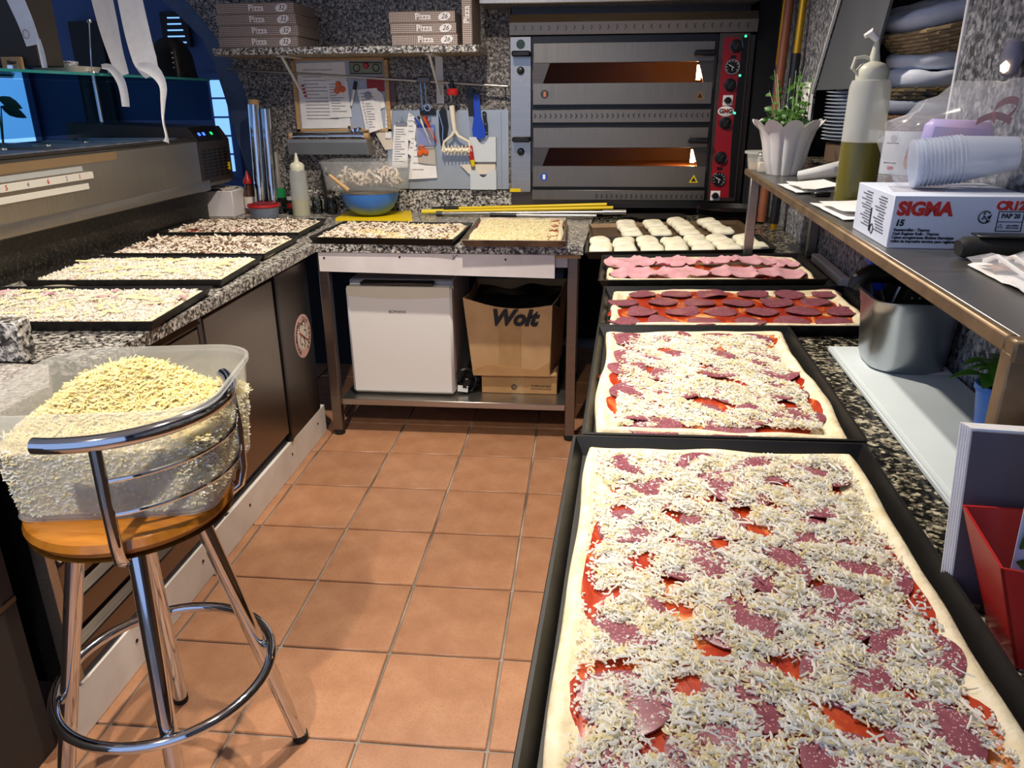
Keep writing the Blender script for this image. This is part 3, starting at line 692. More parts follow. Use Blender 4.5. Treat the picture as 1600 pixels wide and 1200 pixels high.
# ================================================================ stool and cheese tub
def build_stool():
    cx,cy=-.83,1.185; s=thing('bar_stool','chrome bar stool with round wooden seat and curved rail back','stool',(cx,cy,0))
    part('seat',M().lathe([(.0,.657),(.15,.657),(.172,.664),(.180,.676),(.176,.690),(.16,.697),(.0,.694)],(cx,cy,0),48),K['seat'],s)
    part('seat_plate',M().lathe([(.0,.640),(.10,.640),(.165,.650),(.176,.657),(.0,.657)],(cx,cy,0),48),K['chrome'],s)
    feet=[(-.621,1.30),(-.956,1.39),(-.715,.975),(-1.035,1.065)]
    for fx,fy in feet:
        tx,ty=cx+(fx-cx)*.42,cy+(fy-cy)*.42
        l=part('leg',M().tube([(fx,fy,.012),(tx,ty,.648)],.0165,14),K['chrome'],s)
        part('foot_cap',M().lathe([(.014,0),(.0175,.003),(.0175,.02)],(fx,fy,0),14),K['rubber'],l)
    zr=.285; pts=[(cx+.205*math.cos(a),cy+.205*math.sin(a),zr) for a in [6.2832*k/56 for k in range(56)]]
    part('foot_ring',M().tube(pts,.011,10,closed=True),K['chrome'],s)
    R=.197
    def arc(r,z,a0,a1,n=22): return [(cx+r*math.cos(math.radians(a0+(a1-a0)*k/n)),cy+r*math.sin(math.radians(a0+(a1-a0)*k/n)),z) for k in range(n+1)]
    b=part('back_rail',M().tube(arc(R,.882,-92,44),.0135,14),K['chrome'],s)
    for a in (-66,34):
        ca,sa=math.cos(math.radians(a)),math.sin(math.radians(a))
        part('back_post',M().tube([(cx+r*ca,cy+r*sa,z) for r,z in ((R,.875),(R+.004,.78),(R+.002,.70),(R-.006,.665),(R-.03,.648),(R-.09,.645))],.0105,12),K['chrome'],s)
    for z in (.815,.755): part('back_rod',M().tube(arc(R+.002,z,-66,34),.0042,8),K['chrome'],s)
    # translucent tub of grated cheese on the seat
    L=thing('cheese_tub','large milky plastic tub full of grated cheese standing on the stool','tub',(-.835,1.24,.698),math.radians(10))
    def ring(k,z,rad=.07): return rrect(-.172-.022*k,-.158-.020*k,.172+.020*k,.158+.020*k,rad,z,7)
    zs=[(0,.0,.045),(.12,.004,.06),(.2,.012,.065),(.9,.185,.085),(1.0,.196,.088)]
    m=M(); out=[ring(k,z,r) for k,z,r in zs]+[ring(1.28,.198,.092),ring(1.30,.207,.092),ring(.98,.207,.087)]+[ring(k-.10,z+.004,r) for k,z,r in zs[::-1]]
    m.loft(out,True); part('tub_body',m,K['milky_tub'],L,local=True,smooth=50)
    # mound of cheese: solid heart and loose shreds
    def hz(x,y):
        hump=.080*math.exp(-(((x-.02)/.12)**2+((y-.015)/.085)**2))+.03*math.exp(-(((x+.10)/.08)**2+((y+.03)/.08)**2))
        return .138+hump-.035*max(0,(y-.06)/.1)-.03*max(0,(-x-.08)/.1)
    f=wob(77,45)
    m=M(); m.loft([ring(-.25,.010,.045),ring(.15,.09,.06),ring(.36,.130,.07)],True)
    nx,ny=26,24; Pg=[]
    for i in range(nx+1):
        row=[]
        for j in range(ny+1):
            a=i/nx*2-1;b=j/ny*2-1; k=1-.13*(a*b)**4; x=a*.182*k; y=b*.166*k; e=max(abs(a),abs(b))
            row.append((x,y,hz(x,y)+.004*f(x,y)-.012*e**8))
        Pg.append(row)
    m.grid(Pg); part('cheese_heap',m,K['cheese_y'],L,local=True,smooth=60)
    r=np.random.default_rng(5); n=6500; q=(r.random((n,2))-.5)*np.array([.345,.315])
    z=np.array([hz(x,y) for x,y in q])+.004*f(q[:,0],q[:,1])+.009*r.random(n)-.001
    dm=plain('cheese_deep','#f3e09a',.5,sss=.2)
    shreds('grated_cheese',np.c_[q,z],.026,.0036,K['cheese_y'],L,91,pitch=.4,curl=1.9,mats=[K['cheese_y'],dm],mi=.4)
    rg=np.array(ring(-.1,0,.055))[:,:2]; n=7000; sg=np.linalg.norm(np.roll(rg,-1,0)-rg,axis=1); cs=np.concatenate([[0],np.cumsum(sg)]); t=r.random(n)*cs[-1]; k=np.clip(np.searchsorted(cs,t)-1,0,len(rg)-1); fr=((t-cs[k])/np.maximum(sg[k],1e-6))[:,None]; w=rg[k]*(1-fr)+rg[(k+1)%len(rg)]*fr; zz=.012+r.random(n)*.125; w=w*(.985+.085*(zz/.137)[:,None])
    shreds('side_shreds',np.c_[w,zz],.014,.0034,K['cheese'],L,92,pitch=.3,curl=1.2,mats=[K['cheese_y'],K['cheese']],mi=.5)
build_stool()
# ================================================================ under the table
def build_under_table():
    f=thing('mini_fridge','white mini fridge under the work table','fridge',(-.765,3.3,.166))
    part('body',M().box((-.99,3.085,.172),(-.545,3.53,.672),.008),K['white'],f)
    d=part('door',M().box((-.992,3.03,.178),(-.543,3.082,.652),.012),K['white'],f)
    part('grip_trim',M().prism([(-.985,.652),(-.985,.612)]+[(-.985+.43*k/10,.612-.010*math.sin(math.pi*k/10)) for k in range(1,10)]+[(-.55,.612),(-.55,.652)],'y',3.0285,3.04),plain('cream_trim','#d9d2be',.5),d)
    part('top_hinge',M().box((-.93,3.035,.655),(-.62,3.10,.668),.004),K['steel_dark'],f)
    for x in (-.96,-.58): part('foot',M().cyl((x,3.09,.1655),(x,3.09,.173),.014,n=12),K['rubber'],f)
    text(d,'BOMANN',(-.775,3.0293,.545),.017,K['ink'])
    # brown carton used as bin
    b=thing('carton_bin','open brown carton with black script lettering, lined with a black bag','carton',(-.30,3.3,.262))
    w0=[(-.478,3.085),(-.128,3.085),(-.085,3.12),(-.08,3.40),(-.47,3.40)]
    z0,z1=.255,.575
    m=M(); lo=[(-.470,3.085,z0),(-.135,3.085,z0),(-.095,3.39,z0),(-.455,3.39,z0)]; hi=[(-.505,3.082,.598),(-.128,3.082,.572),(-.075,3.40,.615),(-.49,3.40,.61)]
    def wall(a,b,c,d,dip=0):
        P=[]
        for i in range(9):
            t=i/8; p=Vector(a).lerp(Vector(b),t); q=Vector(d).lerp(Vector(c),t); q.z-=dip*math.sin(math.pi*t); P.append([p,p.lerp(q,.5),q])
        return P
    m.sheet(wall(lo[0],lo[1],hi[1],hi[0],.03),(0,.004,0)); m.sheet(wall(lo[1],lo[2],hi[2],hi[1],.015),(-.004,0,0)); m.sheet(wall(lo[2],lo[3],hi[3],hi[2]),(0,-.004,0)); m.sheet(wall(lo[3],lo[0],hi[0],hi[3],.02),(.004,0,0))
    m.box((-.465,3.087,z0),(-.11,3.388,z0+.006)); bx=part('carton_body',m,K['card'],b,smooth=30)
    part('tape_strip',M().sheet([[(-.352,3.0825,.258),(-.360,3.0805,.545)],[(-.262,3.0825,.258),(-.258,3.0805,.543)]],(0,.0006,0)),K['tape'],bx)
    part('torn_flap',M().prism([(-.47,.275),(-.41,.305),(-.20,.285),(-.14,.32),(-.135,.256),(-.468,.253)],'y',3.0795,3.0835),K['card2'],bx)
    text(b,'Wolt',(-.293,3.0775,.513),.094,K['ink'],shear=.3,bold=.0045,sx=.97)
    f_=wob(12,40); P=[]
    for i in range(17):
        row=[]
        for j in range(13):
            x=-.475+.375*i/16; y=3.10+.285*j/12; row.append((x,y,.545+.02*f_(x,y)+.03*(j/12)))
        P.append(row)
    part('bag_liner',M().sheet(P,(0,0,-.004)),plain('black_bag','#0c0c0e',.25,0,None,(40,.5,.01)),b)
    m=M(); P=[]
    for i in range(13): x=-.49+.40*i/12; P.append([(x,3.403,.56),(x+.004*math.sin(i*2),3.41,.62),(x,3.425,.665+.01*math.sin(i*1.3))])
    part('bag_collar',M().sheet(P,(0,.003,0)),plain('black_bag_collar','#101012',.35),b)
    c=thing('small_carton','low brown carton on the table shelf under the lettered carton','carton',(-.28,3.28,.166))
    part('carton_body',M().box((-.435,3.10,.166),(-.105,3.40,.2545),.002),K['card2'],c)
    part('tape_strip',M().box((-.30,3.0993,.167),(-.25,3.1003,.254)),K['tape'],c)
    text(c,'0-86165 Augsburg',(-.175,3.0994,.203),.011,K['ink'],rot=(math.pi/2,math.pi,0)); text(c,'Otto-Franck-Import',(-.175,3.0994,.190),.011,K['ink'],rot=(math.pi/2,math.pi,0))
    part('logo',M().tube([(-.292+.012*math.cos(a),3.0995,.196+.012*math.sin(a)) for a in [6.283*k/6 for k in range(6)]],.002,5,closed=True).tube([(-.292+.006*math.cos(a),3.0995,.196+.006*math.sin(a)) for a in [6.283*k/6 for k in range(6)]],.002,5,closed=True),K['ink'],c)
    k=thing('cable_coil','coiled black cable with a plug and a white tag on the table shelf','cable',(-.50,3.12,.166))
    m=M()
    for n in range(4): m.tube([(-.505+(.045+.003*n)*math.cos(a),3.10+.012*n+.01*math.sin(a*2),.222+(.05-.002*n)*math.sin(a)) for a in [6.283*q/24 for q in range(24)]],.0042,6,closed=True)
    part('coil',m,K['black'],k)
    part('plug',M().obox((-.50,3.085,.215),(.032,.03,.05),(0,.3,.2),.006),K['black'],k)
    part('paper_tag',M().obox((-.515,3.072,.192),(.045,.001,.03),(.1,.1,.0)),K['paper'],k)
build_under_table()
# ================================================================ oven
def build_oven():
    Y=3.80; o=thing('pizza_oven','double deck stainless pizza oven with red control panel','oven',(.17,4.1,.86))
    part('body',M().box((-.365,Y+.02,.876),(-.26,4.48,1.64)).box((.56,Y+.02,.876),(.735,4.48,1.64)).box((-.26,Y+.02,.876),(.56,4.48,1.04)).box((-.26,Y+.02,1.20),(.56,4.48,1.41)).box((-.26,Y+.02,1.58),(.56,4.48,1.64)).box((-.26,4.3,1.0),(.56,4.48,1.6)),K['steel_dark'],o)
    part('side_column',M().box((-.368,Y-.004,.95),(-.269,Y+.03,1.645),.003),K['steel'],o)
    part('cornice',M().prism([(Y+.02,1.645),(Y-.012,1.65),(Y-.02,1.70),(Y+.0,1.735),(Y+.05,1.745),(Y+.05,1.645)],'x',-.368,.735),K['oven_steel'],o)
    part('hood',M().box((-.49,3.66,1.765),(.72,4.4,1.95),.004),K['steel_h'],o)
    part('hood_neck',M().box((-.36,3.80,1.735),(.70,4.4,1.765)),K['black'],o)
    def slots(x0,x1,z,n,name,y=Y-.0165,h=.018):
        m=M()
        for i in range(n):
            x=x0+(x1-x0)*i/(n-1); d=1 if i<n/2 else -1
            for s in (1,-1): m.obox((x,y,z+s*h*.27),(.0032,.003,h*.62),(0,d*s*-.75,0))
        return part(name,m,K['black'],o)
    slots(-.34,.69,1.678,28,'vent_slots')
    def deck(z0,zw0,zw1,z1,blue):
        d=part('oven_door',M().box((-.259,Y-.022,z0),(.556,Y,zw0)).box((-.259,Y-.022,zw1),(.556,Y,z1),.002),K['oven_steel'],o)
        part('window_cheek',M().prism([(-.259,zw0),(-.214,zw0),(-.182,zw1),(-.259,zw1)],'y',Y-.020,Y),K['steel_dark'],d); part('window_cheek',M().prism([(.515,zw0),(.556,zw0),(.556,zw1),(.490,zw1)],'y',Y-.020,Y),K['steel_dark'],d)
        part('window_glass',M().box((-.22,Y-.014,zw0),(.52,Y-.010,zw1)),K['oven_glass'],d)
        fb=plain('firebrick','#a8693f',.8,0,12,None,0,0,'#b97b4c'); a0,a1=zw0-.004,zw1+.03
        part('baking_stone',M().box((-.25,Y+.001,a0-.02),(.55,Y+.42,a0)),fb,o); part('chamber_lining',M().box((-.25,Y+.40,a0),(.55,Y+.42,a1)).box((-.25,Y+.001,a0),(-.235,Y+.40,a1)).box((.535,Y+.001,a0),(.55,Y+.40,a1)).box((-.25,Y+.03,a1),(.55,Y+.42,a1+.01)),plain('chamber_lining','#8a6248',.7),o)
        lm=plain('oven_lamp','#ffd9a0',.3,emit=150); part('lamp',M().cyl((.500,Y+.05,zw0+.012),(.502,Y+.05,zw1-.012),.010,n=10),lm,d)
        part('handle',M().box((.463,Y-.075,zw1+.022),(.556,Y-.022,zw1+.046),.006),K['black'],d)
        part('handle',M().box((-.355,Y-.07,zw1+.028),(-.27,Y-.004,zw1+.052),.006),K['black'],d)
        part('round_badge',M().cyl((-.205,Y-.0225,z0+.045),(-.205,Y-.0235,z0+.045),.019,n=24),plain('badge_blue','#1d4fa8' if blue else '#2a2a30',.5),d)
        part('badge_mark',M().box((-.211,Y-.0245,z0+.034),(-.199,Y-.0236,z0+.056)),K['ink_white'] if blue else plain('badge_brick','#b06a48',.6),d)
        t=part('warning_triangle',M().prism([(.483,z0+.02),(.525,z0+.02),(.504,z0+.057)],'y',Y-.0232,Y-.022),K['yellow'] if blue else plain('faded_orange','#8a5a22',.6),d)
        part('triangle_mark',M().prism([(.492,z0+.025),(.516,z0+.025),(.504,z0+.046)],'y',Y-.0238,Y-.0232),K['ink'],t)
        return d
    part('black_gap',M().box((-.266,Y+.002,.92),(.566,Y+.02,1.045)).box((-.266,Y+.002,1.195),(.566,Y+.02,1.415)).box((-.266,Y+.002,1.562),(.566,Y+.02,1.645)),K['black'],o)
    deck(1.352,1.443,1.530,1.615,False); deck(.980,1.075,1.158,1.250,True)
    part('vent_band',M().box((-.264,Y-.016,1.270),(.562,Y,1.330),.003),K['oven_steel'],o); slots(-.25,.548,1.302,34,'vent_slots',Y-.0175)
    part('vent_band',M().box((-.264,Y-.016,.915),(.562,Y,.965),.003),K['oven_steel'],o); slots(.05,.548,.935,22,'vent_slots',Y-.0175)
    part('green_badge',M().cyl((-.318,Y-.004,1.612),(-.318,Y-.006,1.612),.02,n=24),plain('badge_green','#16352c',.5),o)
    for z in (1.50,1.14):
        pl=part('latch_plate',M().prism([(-.34,z+.04),(-.34,z-.04),(-.32,z-.06),(-.30,z-.05),(-.288,z-.02),(-.288,z+.04)],'y',Y-.006,Y-.004),K['steel'],o)
        part('latch_knob',M().lathe([(.016,0),(.018,.006),(.012,.02),(.004,.022)],(-.318,Y-.006,z+.0),10,(0,-1,0)),K['black'],pl)
    part('yellow_sticker',M().box((-.372,Y-.0052,.952),(-.320,Y-.004,.968)),K['yellow'],o)
    # control panel
    p=part('control_panel',M().box((.572,Y-.012,.91),(.71,Y+.01,1.648),.003),K['steel_dark'],o)
    part('red_plate',M().prism([(.586,.93),(.676,.93),(.664,1.2),(.672,1.6),(.655,1.63),(.600,1.63),(.592,1.62)],'y',Y-.0135,Y-.012),plain('panel_red','#8e1420',.35),p)
    part('black_plate',M().prism([(.677,.93),(.700,.93),(.70,1.635),(.674,1.635),(.673,1.6),(.666,1.2)],'y',Y-.0134,Y-.012),K['black'],p)
    def knob(x,z,r=.024):
        k=part('knob',M().lathe([(r*1.15,0),(r*1.15,.004),(r*.9,.005),(r*.8,.022),(.002,.023)],(x,Y-.0135,z),22,(0,-1,0)),K['black'],p)
        part('knob_ring',M().tube([(x+r*1.15*math.cos(a),Y-.0165,z+r*1.15*math.sin(a)) for a in [6.283*q/28 for q in range(28)]],.0014,5,closed=True),K['chrome'],k)
        part('pointer',M().obox((x,Y-.0372,z),(.004,.003,r*1.3),(0,.6,0)),K['steel_dark'],k)
    def dial(x,z,r=.03):
        k=part('dial',M().cyl((x,Y-.0135,z),(x,Y-.018,z),r,n=28),K['black'],p)
        part('dial_ring',M().tube([(x+r*math.cos(a),Y-.018,z+r*math.sin(a)) for a in [6.283*q/28 for q in range(28)]],.0034,6,closed=True),K['chrome'],k)
        m=M().obox((x-.004,Y-.0188,z+.003),(.026,.001,.0028),(0,.5,0)); m.obox((x,Y-.0188,z-.007),(.0022,.001,.018),(0,0,0))
        for q in range(9):
            a=-.5+q*.52; m.obox((x+r*.8*math.cos(a),Y-.0185,z+r*.8*math.sin(a)),(.005,.001,.0016),(0,-a,0))
        part('needle',m,K['ink_white'],k)
    def switch(x,z):
        k=part('switch_plate',M().box((x-.022,Y-.0155,z-.022),(x+.022,Y-.0135,z+.022)),K['ink_white'],p)
        part('switch_knob',M().lathe([(.015,0),(.014,.014),(.002,.015)],(x,Y-.0155,z),18,(0,-1,0)).obox((x-.006,Y-.028,z-.004),(.026,.012,.011),(0,.5,0)),K['black'],k)
    for z,x in ((1.592,.648),(1.43,.636),(1.267,.630),(1.113,.622)): knob(x,z)
    dial(.639,1.506); dial(.622,1.015); switch(.632,1.365); switch(.612,.94); knob(.616,.968,.02) if False else None
    for x,z in ((.640,1.548),(.622,1.065)): part('rocker',M().box((x-.012,Y-.0165,z-.006),(x+.012,Y-.0135,z+.006)),K['black'],p)
    gl=plain('green_lamp','#2fe08c',.3,emit=3.0)
    for x,z in ((.686,1.632),(.676,1.47),(.668,1.31)): part('pilot_lamp',M().cyl((x,Y-.0135,z),(x,Y-.018,z),.005,n=12),gl,p)
    bd=part('brand_plate',M().lathe([(.036,0),(.034,.0015),(.001,.0016)],(0,0,0),32),K['ink_white'],p,local=True); bd.location=Vector((.628,Y-.0135,1.318))-o.location; bd.rotation_euler=(math.pi/2,0,0); bd.scale=(1,.62,1)
    text(p,'GMG',(.628,Y-.0156,1.318),.027,plain('logo_grey','#23262b',.5),bold=.0014); text(p,'M',(.628,Y-.0163,1.318),.026,K['ink_red'],bold=.0014)
build_oven()
# ================================================================ back wall things
def build_back_wall():
    Wl=3.879
    s=thing('wall_shelf','granite wall shelf carrying pizza boxes on two white brackets','shelf',(-1.09,3.73,1.569))
    part('shelf_board',M().box((-1.69,3.58,1.570),(-.483,Wl,1.600),.003),K['granite'],s)
    part('sawn_edge',M().box((-1.688,3.60,1.5685),(-.487,Wl,1.570)),K['slab_edge'],s)
    for x in (-1.395,-.715):
        b=part('bracket',M().box((x-.018,Wl-.004,1.36),(x+.018,Wl,1.568)).box((x-.018,3.63,1.5645),(x+.018,Wl,1.5685)),K['white'],s)
        part('brace',M().tube([(x,3.645,1.563),(x,Wl-.005,1.40)],.0065,8),K['white'],b)
    # pizza boxes
    def pbox(x0,x1,z0,h,num,lab,grp,d=.30,y=3.592,dx=0):
        b=thing('pizza_box',lab,'pizza box',((x0+x1)/2,y+d/2,z0),group=grp)
        part('box_body',M().box((x0,y,z0),(x1,y+d,z0+h-.0012),.0012),K['check'],b)
        cx=(x0+x1)/2
        text(b,'Pizza',(cx+.005,y-.0006,z0+h/2),h*.78,K['ink_white'],bold=.0006)
        o=part('size_badge',M().prism([(cx+(x1-x0)*.34+.027*math.cos(a),z0+h/2+h*.36*math.sin(a)+.004*math.cos(a)) for a in [-6.283*k/20 for k in range(20)]],'y',y-.0006,y),K['ink_white'],b)
        text(b,num,(cx+(x1-x0)*.34,y-.0012,z0+h/2),h*.62,K['ink'],shear=.3)
    labs=['lowest dark checked pizza box of the taller stack on the wall shelf','second dark checked pizza box up in the taller stack on the wall shelf','third dark checked pizza box up in the taller stack on the wall shelf','topmost dark checked pizza box of the taller stack on the wall shelf']
    for k in range(4): pbox(-1.658+.006*(k%2),-1.295+.006*(k%2)-.01*(k==3),1.6005+k*.0455,.0455,'32',labs[k],'large pizza boxes',.285)
    l2=['lowest brown checked pizza box of the short stack on the wall shelf','middle brown checked pizza box of the short stack on the wall shelf','top brown checked pizza box of the short stack on the wall shelf']
    for k in range(3): pbox(-.868-.004*k,-.578-.004*k,1.6005+k*.0455,.0455,'26',l2[k],'small pizza boxes',.27)
    b=thing('pizza_box','brown checked pizza box stood on end at the edge of the wall shelf','pizza box',(-.53,3.73,1.6005))
    part('box_body',M().box((-.556,3.592,1.6005),(-.512,3.872,1.90),.0012),K['check'],b); text(b,'Pizza',(-.534,3.5914,1.72),.035,K['ink_white'],rot=(math.pi/2,-math.pi/2,0),bold=.0006)
    # utensil rod
    rod=thing('utensil_rod','thin steel rod along the wall below the granite shelf','rod',(-1.05,3.80,1.44))
    part('bar',M().tube([(-1.735,3.80,1.521),(-.38,3.80,1.433)],.0058,10),K['steel'],rod)
    for x,z in ((-1.70,1.519),(-.70,1.4535),(-.40,1.4345)): part('stand_off',M().tube([(x,3.80,z),(x,Wl,z)],.004,6),K['steel_dark'],rod)
    # framed note board
    nb=thing('note_board','wood framed white magnet board hung on the granite wall under the shelf','notice board',(-1.2,3.868,1.24))
    part('board_panel',M().box((-1.430,3.868,1.245),(-.968,Wl,1.562)),plain('board_blue_white','#aab4c6',.5),nb)
    for lo,hi in (((-1.438,1.232),(-1.418,1.566)),((-.980,1.232),(-.960,1.566)),((-1.438,1.556),(-.960,1.568)),((-1.438,1.232),(-.960,1.246))):
        part('frame_strip',M().box((lo[0],3.858,lo[1]),(hi[0],Wl,hi[1]),.002),K['wood'],nb)
    def sheet(name,poly,y,mat,lab,cat='paper',lines=0,curl=.004,grp=None):
        """a hung sheet of paper: poly = 4 corners tl,tr,br,bl (x,z)"""
        tl,tr,br,bl=[Vector((p[0],0,p[1])) for p in poly]; P=[]
        for i in range(7):
            row=[]
            for j in range(6):
                a=tl.lerp(tr,j/5); c=bl.lerp(br,j/5); p=a.lerp(c,i/6); p.y=y-curl*(i/6)**2*(.5+.5*math.sin(j)); row.append(tuple(p))
            P.append(row)
        m=M().sheet(P,(0,.0004,0)); o=solid(name,m,mat,lab,cat,grp)
        if lines:
            L=M(); r=random.Random(len(name)+lines)
            for k in range(lines):
                t=.1+.8*k/lines; a=tl.lerp(bl,t); c=tr.lerp(br,t); x0=a.lerp(c,.12); x1=a.lerp(c,r.uniform(.4,.85)); yy=y-curl*t*t-.0012
                L.box((x0.x,yy,x0.z-.0016),(x1.x,yy+.0004,x0.z+.0012))
            part('printed_lines',L,plain('grey_print','#77747c',.8),o)
        return o
    o=sheet('paper_sheet',[(-1.413,1.545),(-1.172,1.550),(-1.166,1.250),(-1.412,1.247)],3.866,K['paper'],'large printed sheet with red marks in its margin on the note board',lines=15)
    m=M(); r=random.Random(2)
    for k in range(4): m.box((-1.396+.003*k,3.8634,1.441-.016*k),(-1.381+.003*k,3.864,1.449-.016*k))
    part('red_marks',m,K['ink_red'],o)
    sheet('handwritten_note',[(-1.27,1.468),(-1.165,1.462),(-1.155,1.30),(-1.262,1.297)],3.861,K['paper'],'pale handwritten note held by an orange magnet over the printed sheet',lines=11)
    bill=sheet('banknote',[(-1.152,1.553),(-.985,1.550),(-.985,1.490),(-1.152,1.492)],3.865,plain('note_green','#8f9783',.8),'grey green banknote in the top corner of the note board','banknote',curl=.001)
    m=M(); m.tube([(-1.145,3.863,1.547),(-.992,3.863,1.544),(-.992,3.863,1.496),(-1.145,3.863,1.498)],.002,4,closed=True)
    for x in (-1.115,-1.02): m.tube([(x+.016*math.cos(a),3.863,1.522+.016*math.sin(a)) for a in [6.283*k/16 for k in range(16)]],.0022,4,closed=True)
    part('engraving',m,plain('note_ink','#2f342e',.8),bill)
    sheet('red_card',[(-1.07,1.482),(-.985,1.482),(-.985,1.415),(-1.07,1.42)],3.864,plain('card_red','#9c2a33',.6),'small red card under the banknote on the note board','card')
    sheet('receipt',[(-1.118,1.425),(-1.02,1.432),(-1.0,1.245),(-1.09,1.24)],3.858,K['paper'],'receipt under a grey round magnet on the note board',lines=10)
    sheet('receipt',[(-1.09,1.375),(-1.035,1.38),(-1.005,1.245),(-1.07,1.225)],3.852,K['paper'],'narrow receipt overlapping another at the lower edge of the note board',lines=10,curl=.01)
    sheet('note_slip',[(-1.02,1.425),(-.992,1.40),(-.985,1.345),(-1.01,1.335)],3.862,K['paper'],'small blank slip tucked behind the receipt on the note board')
    def magnet(x,z,y,mat,lab):
        m=M()
        for k in range(3):
            a=math.radians(90+120*k+12); m.lathe([(.0,0),(.013,0),(.0145,.004),(.011,.008),(.0,.009)],(x+.017*math.cos(a),y,z+.017*math.sin(a)),16,(0,-1,0))
        m.lathe([(0,0),(.012,0),(.012,.006),(0,.007)],(x,y,z),14,(0,-1,0)); solid('magnet',m,mat,lab,'magnet')
    magnet(-1.205,1.432,3.858,K['orange'],'orange three lobed magnet on the note board')
    solid('magnet',M().lathe([(0,0),(.016,0),(.016,.006),(.012,.009),(0,.009)],(-1.065,3.852,1.398),20,(0,-1,0)),plain('magnet_grey','#8d97a2',.3),'round grey magnet holding the receipts','magnet')
    solid('magnet',M().lathe([(0,0),(.014,0),(.014,.006),(.010,.01),(0,.01)],(-1.067,3.862,1.531),20,(0,-1,0)),K['red'],'round red magnet on the banknote','magnet')
    mk=thing('marker_pen','white marker pen with black cap stuck upright on the note board','pen',(-1.13,3.858,1.35))
    part('barrel',M().tube([(-1.153,3.856,1.352),(-1.132,3.856,1.425)],[.006,.0075],10),K['white'],mk); part('cap',M().tube([(-1.132,3.856,1.425),(-1.122,3.856,1.462)],[.009,.008],10),K['black'],mk)
    # foil dispenser
    fd=thing('foil_dispenser','grey wall mounted foil dispenser with a roll of foil on top','dispenser',(-1.26,3.82,1.12))
    part('trough',M().prism([(3.78,1.20),(3.77,1.185),(3.79,1.128),(Wl,1.122),(Wl,1.20),(Wl-.004,1.20),(Wl-.004,1.13),(3.796,1.135),(3.778,1.187),(3.786,1.198)],'x',-1.46,-1.07),plain('dispenser_grey','#7d848d',.4,.4),fd)
    for x in (-1.462,-1.07): part('end_plate',M().prism([(3.78,1.20),(3.77,1.185),(3.79,1.125),(Wl,1.12),(Wl,1.21)],'x',x,x+.003),plain('dispenser_end','#8f8b84',.45,.3),fd)
    rl=part('foil_roll',M().cyl((-1.44,3.815,1.212),(-1.085,3.815,1.212),.022,n=22),K['chrome'],fd)
    part('card_core',M().cyl((-1.462,3.815,1.212),(-1.062,3.815,1.212),.017,n=18),K['card'],fd)
    part('foil_flap',M().sheet([[(-1.435+.34*i/10,3.793-.004*(i%2),1.210),(-1.435+.34*i/10,3.782,1.196+.004*math.sin(i*2.2))] for i in range(11)],(0,.0008,0)),K['chrome'],fd)
    m=M(); r=random.Random(6)
    m.grid([[(-1.16+.065*i/5,3.80+r.uniform(-.008,.008),1.225+.03*j/3+r.uniform(-.012,.012)) for j in range(4)] for i in range(6)]); part('foil_crumple',m,K['chrome'],rl,smooth=0)
    # steel sheet with pockets
    ms=solid('splash_sheet',M().box((-.990,3.870,.956),(-.384,3.8785,1.330),.001),plain('grey_sheet','#b4bbc0',.35,.5,4,None,0,0,'#a3abb1'),'pale grey metal splash sheet on the wall beside the oven','metal sheet')
    m=M()
    for k in range(40): m.box((-.421,3.869,.965+.009*k),(-.418,3.8702,.968+.009*k))
    part('perforation',m,K['ink'],ms)
    for zt,zb,lab in ((1.206,1.09,'white open pocket on the metal sheet with the blue scraper in it'),(1.05,.957,'pale pocket low on the metal sheet holding folded paper')):
        n=10; top=[(-.574+.13*k/20, zt-(.034*math.sin(math.pi*(k-5)/10) if 5<=k<=15 else 0)) for k in range(21)]
        o=solid('wall_pocket',M().prism([(-.574,zb),(-.444,zb)]+top[::-1],'y',3.842,3.846).box((-.574,3.846,zb),(-.570,3.870,zt)).box((-.448,3.846,zb),(-.444,3.870,zt)).box((-.57,3.846,zb),(-.448,3.870,zb+.004)),plain('pocket_white','#c9cfd2',.4),lab,'pocket')
    sheet('folded_paper',[(-.625,1.075),(-.448,1.085),(-.45,1.03),(-.58,1.03)],3.856,K['paper_warm'],'tan folded paper sticking out of the lower wall pocket')
    sheet('folded_paper',[(-.54,1.095),(-.45,1.088),(-.455,1.05),(-.535,1.05)],3.861,K['paper'],'white folded paper in the lower wall pocket behind the tan one')
    # blue scraper, knives, tools
    def outline(name,poly,y,t,mat,parent=None): return part(name,M().prism(poly,'y',y-t,y),mat,parent)
    sc=thing('dough_scraper','blue plastic scraper with hanging hole standing in the wall pocket','scraper',(-.51,3.856,1.19))
    part('blade_handle',M().prism([(-.552,1.392),(-.545,1.40),(-.528,1.40),(-.520,1.39),(-.516,1.30),(-.492,1.23),(-.50,1.205),(-.53,1.195),(-.556,1.205),(-.560,1.24),(-.548,1.31)],'y',3.850,3.858),K['blue'],sc)
    part('hanging_hole',M().lathe([(0,0),(.004,0),(.004,.002),(0,.002)],(-.536,3.850,1.375),12,(0,-1,0)),K['black'],sc)
    kn=thing('kitchen_knife','long kitchen knife with black handle beside the blue scraper','knife',(-.563,3.862,1.15))
    part('handle',M().prism([(-.585,1.425),(-.552,1.43),(-.548,1.30),(-.574,1.30)],'y',3.846,3.862),K['black'],kn); part('bolster',M().box((-.572,3.848,1.287),(-.552,3.86,1.302)),K['steel'],kn)
    part('blade',M().prism([(-.571,1.288),(-.551,1.288),(-.553,1.20),(-.562,1.145),(-.571,1.20)],'y',3.853,3.855),K['steel'],kn)
    k2=thing('paring_knife','small knife with riveted black handle behind the white wall pocket','knife',(-.495,3.862,1.205))
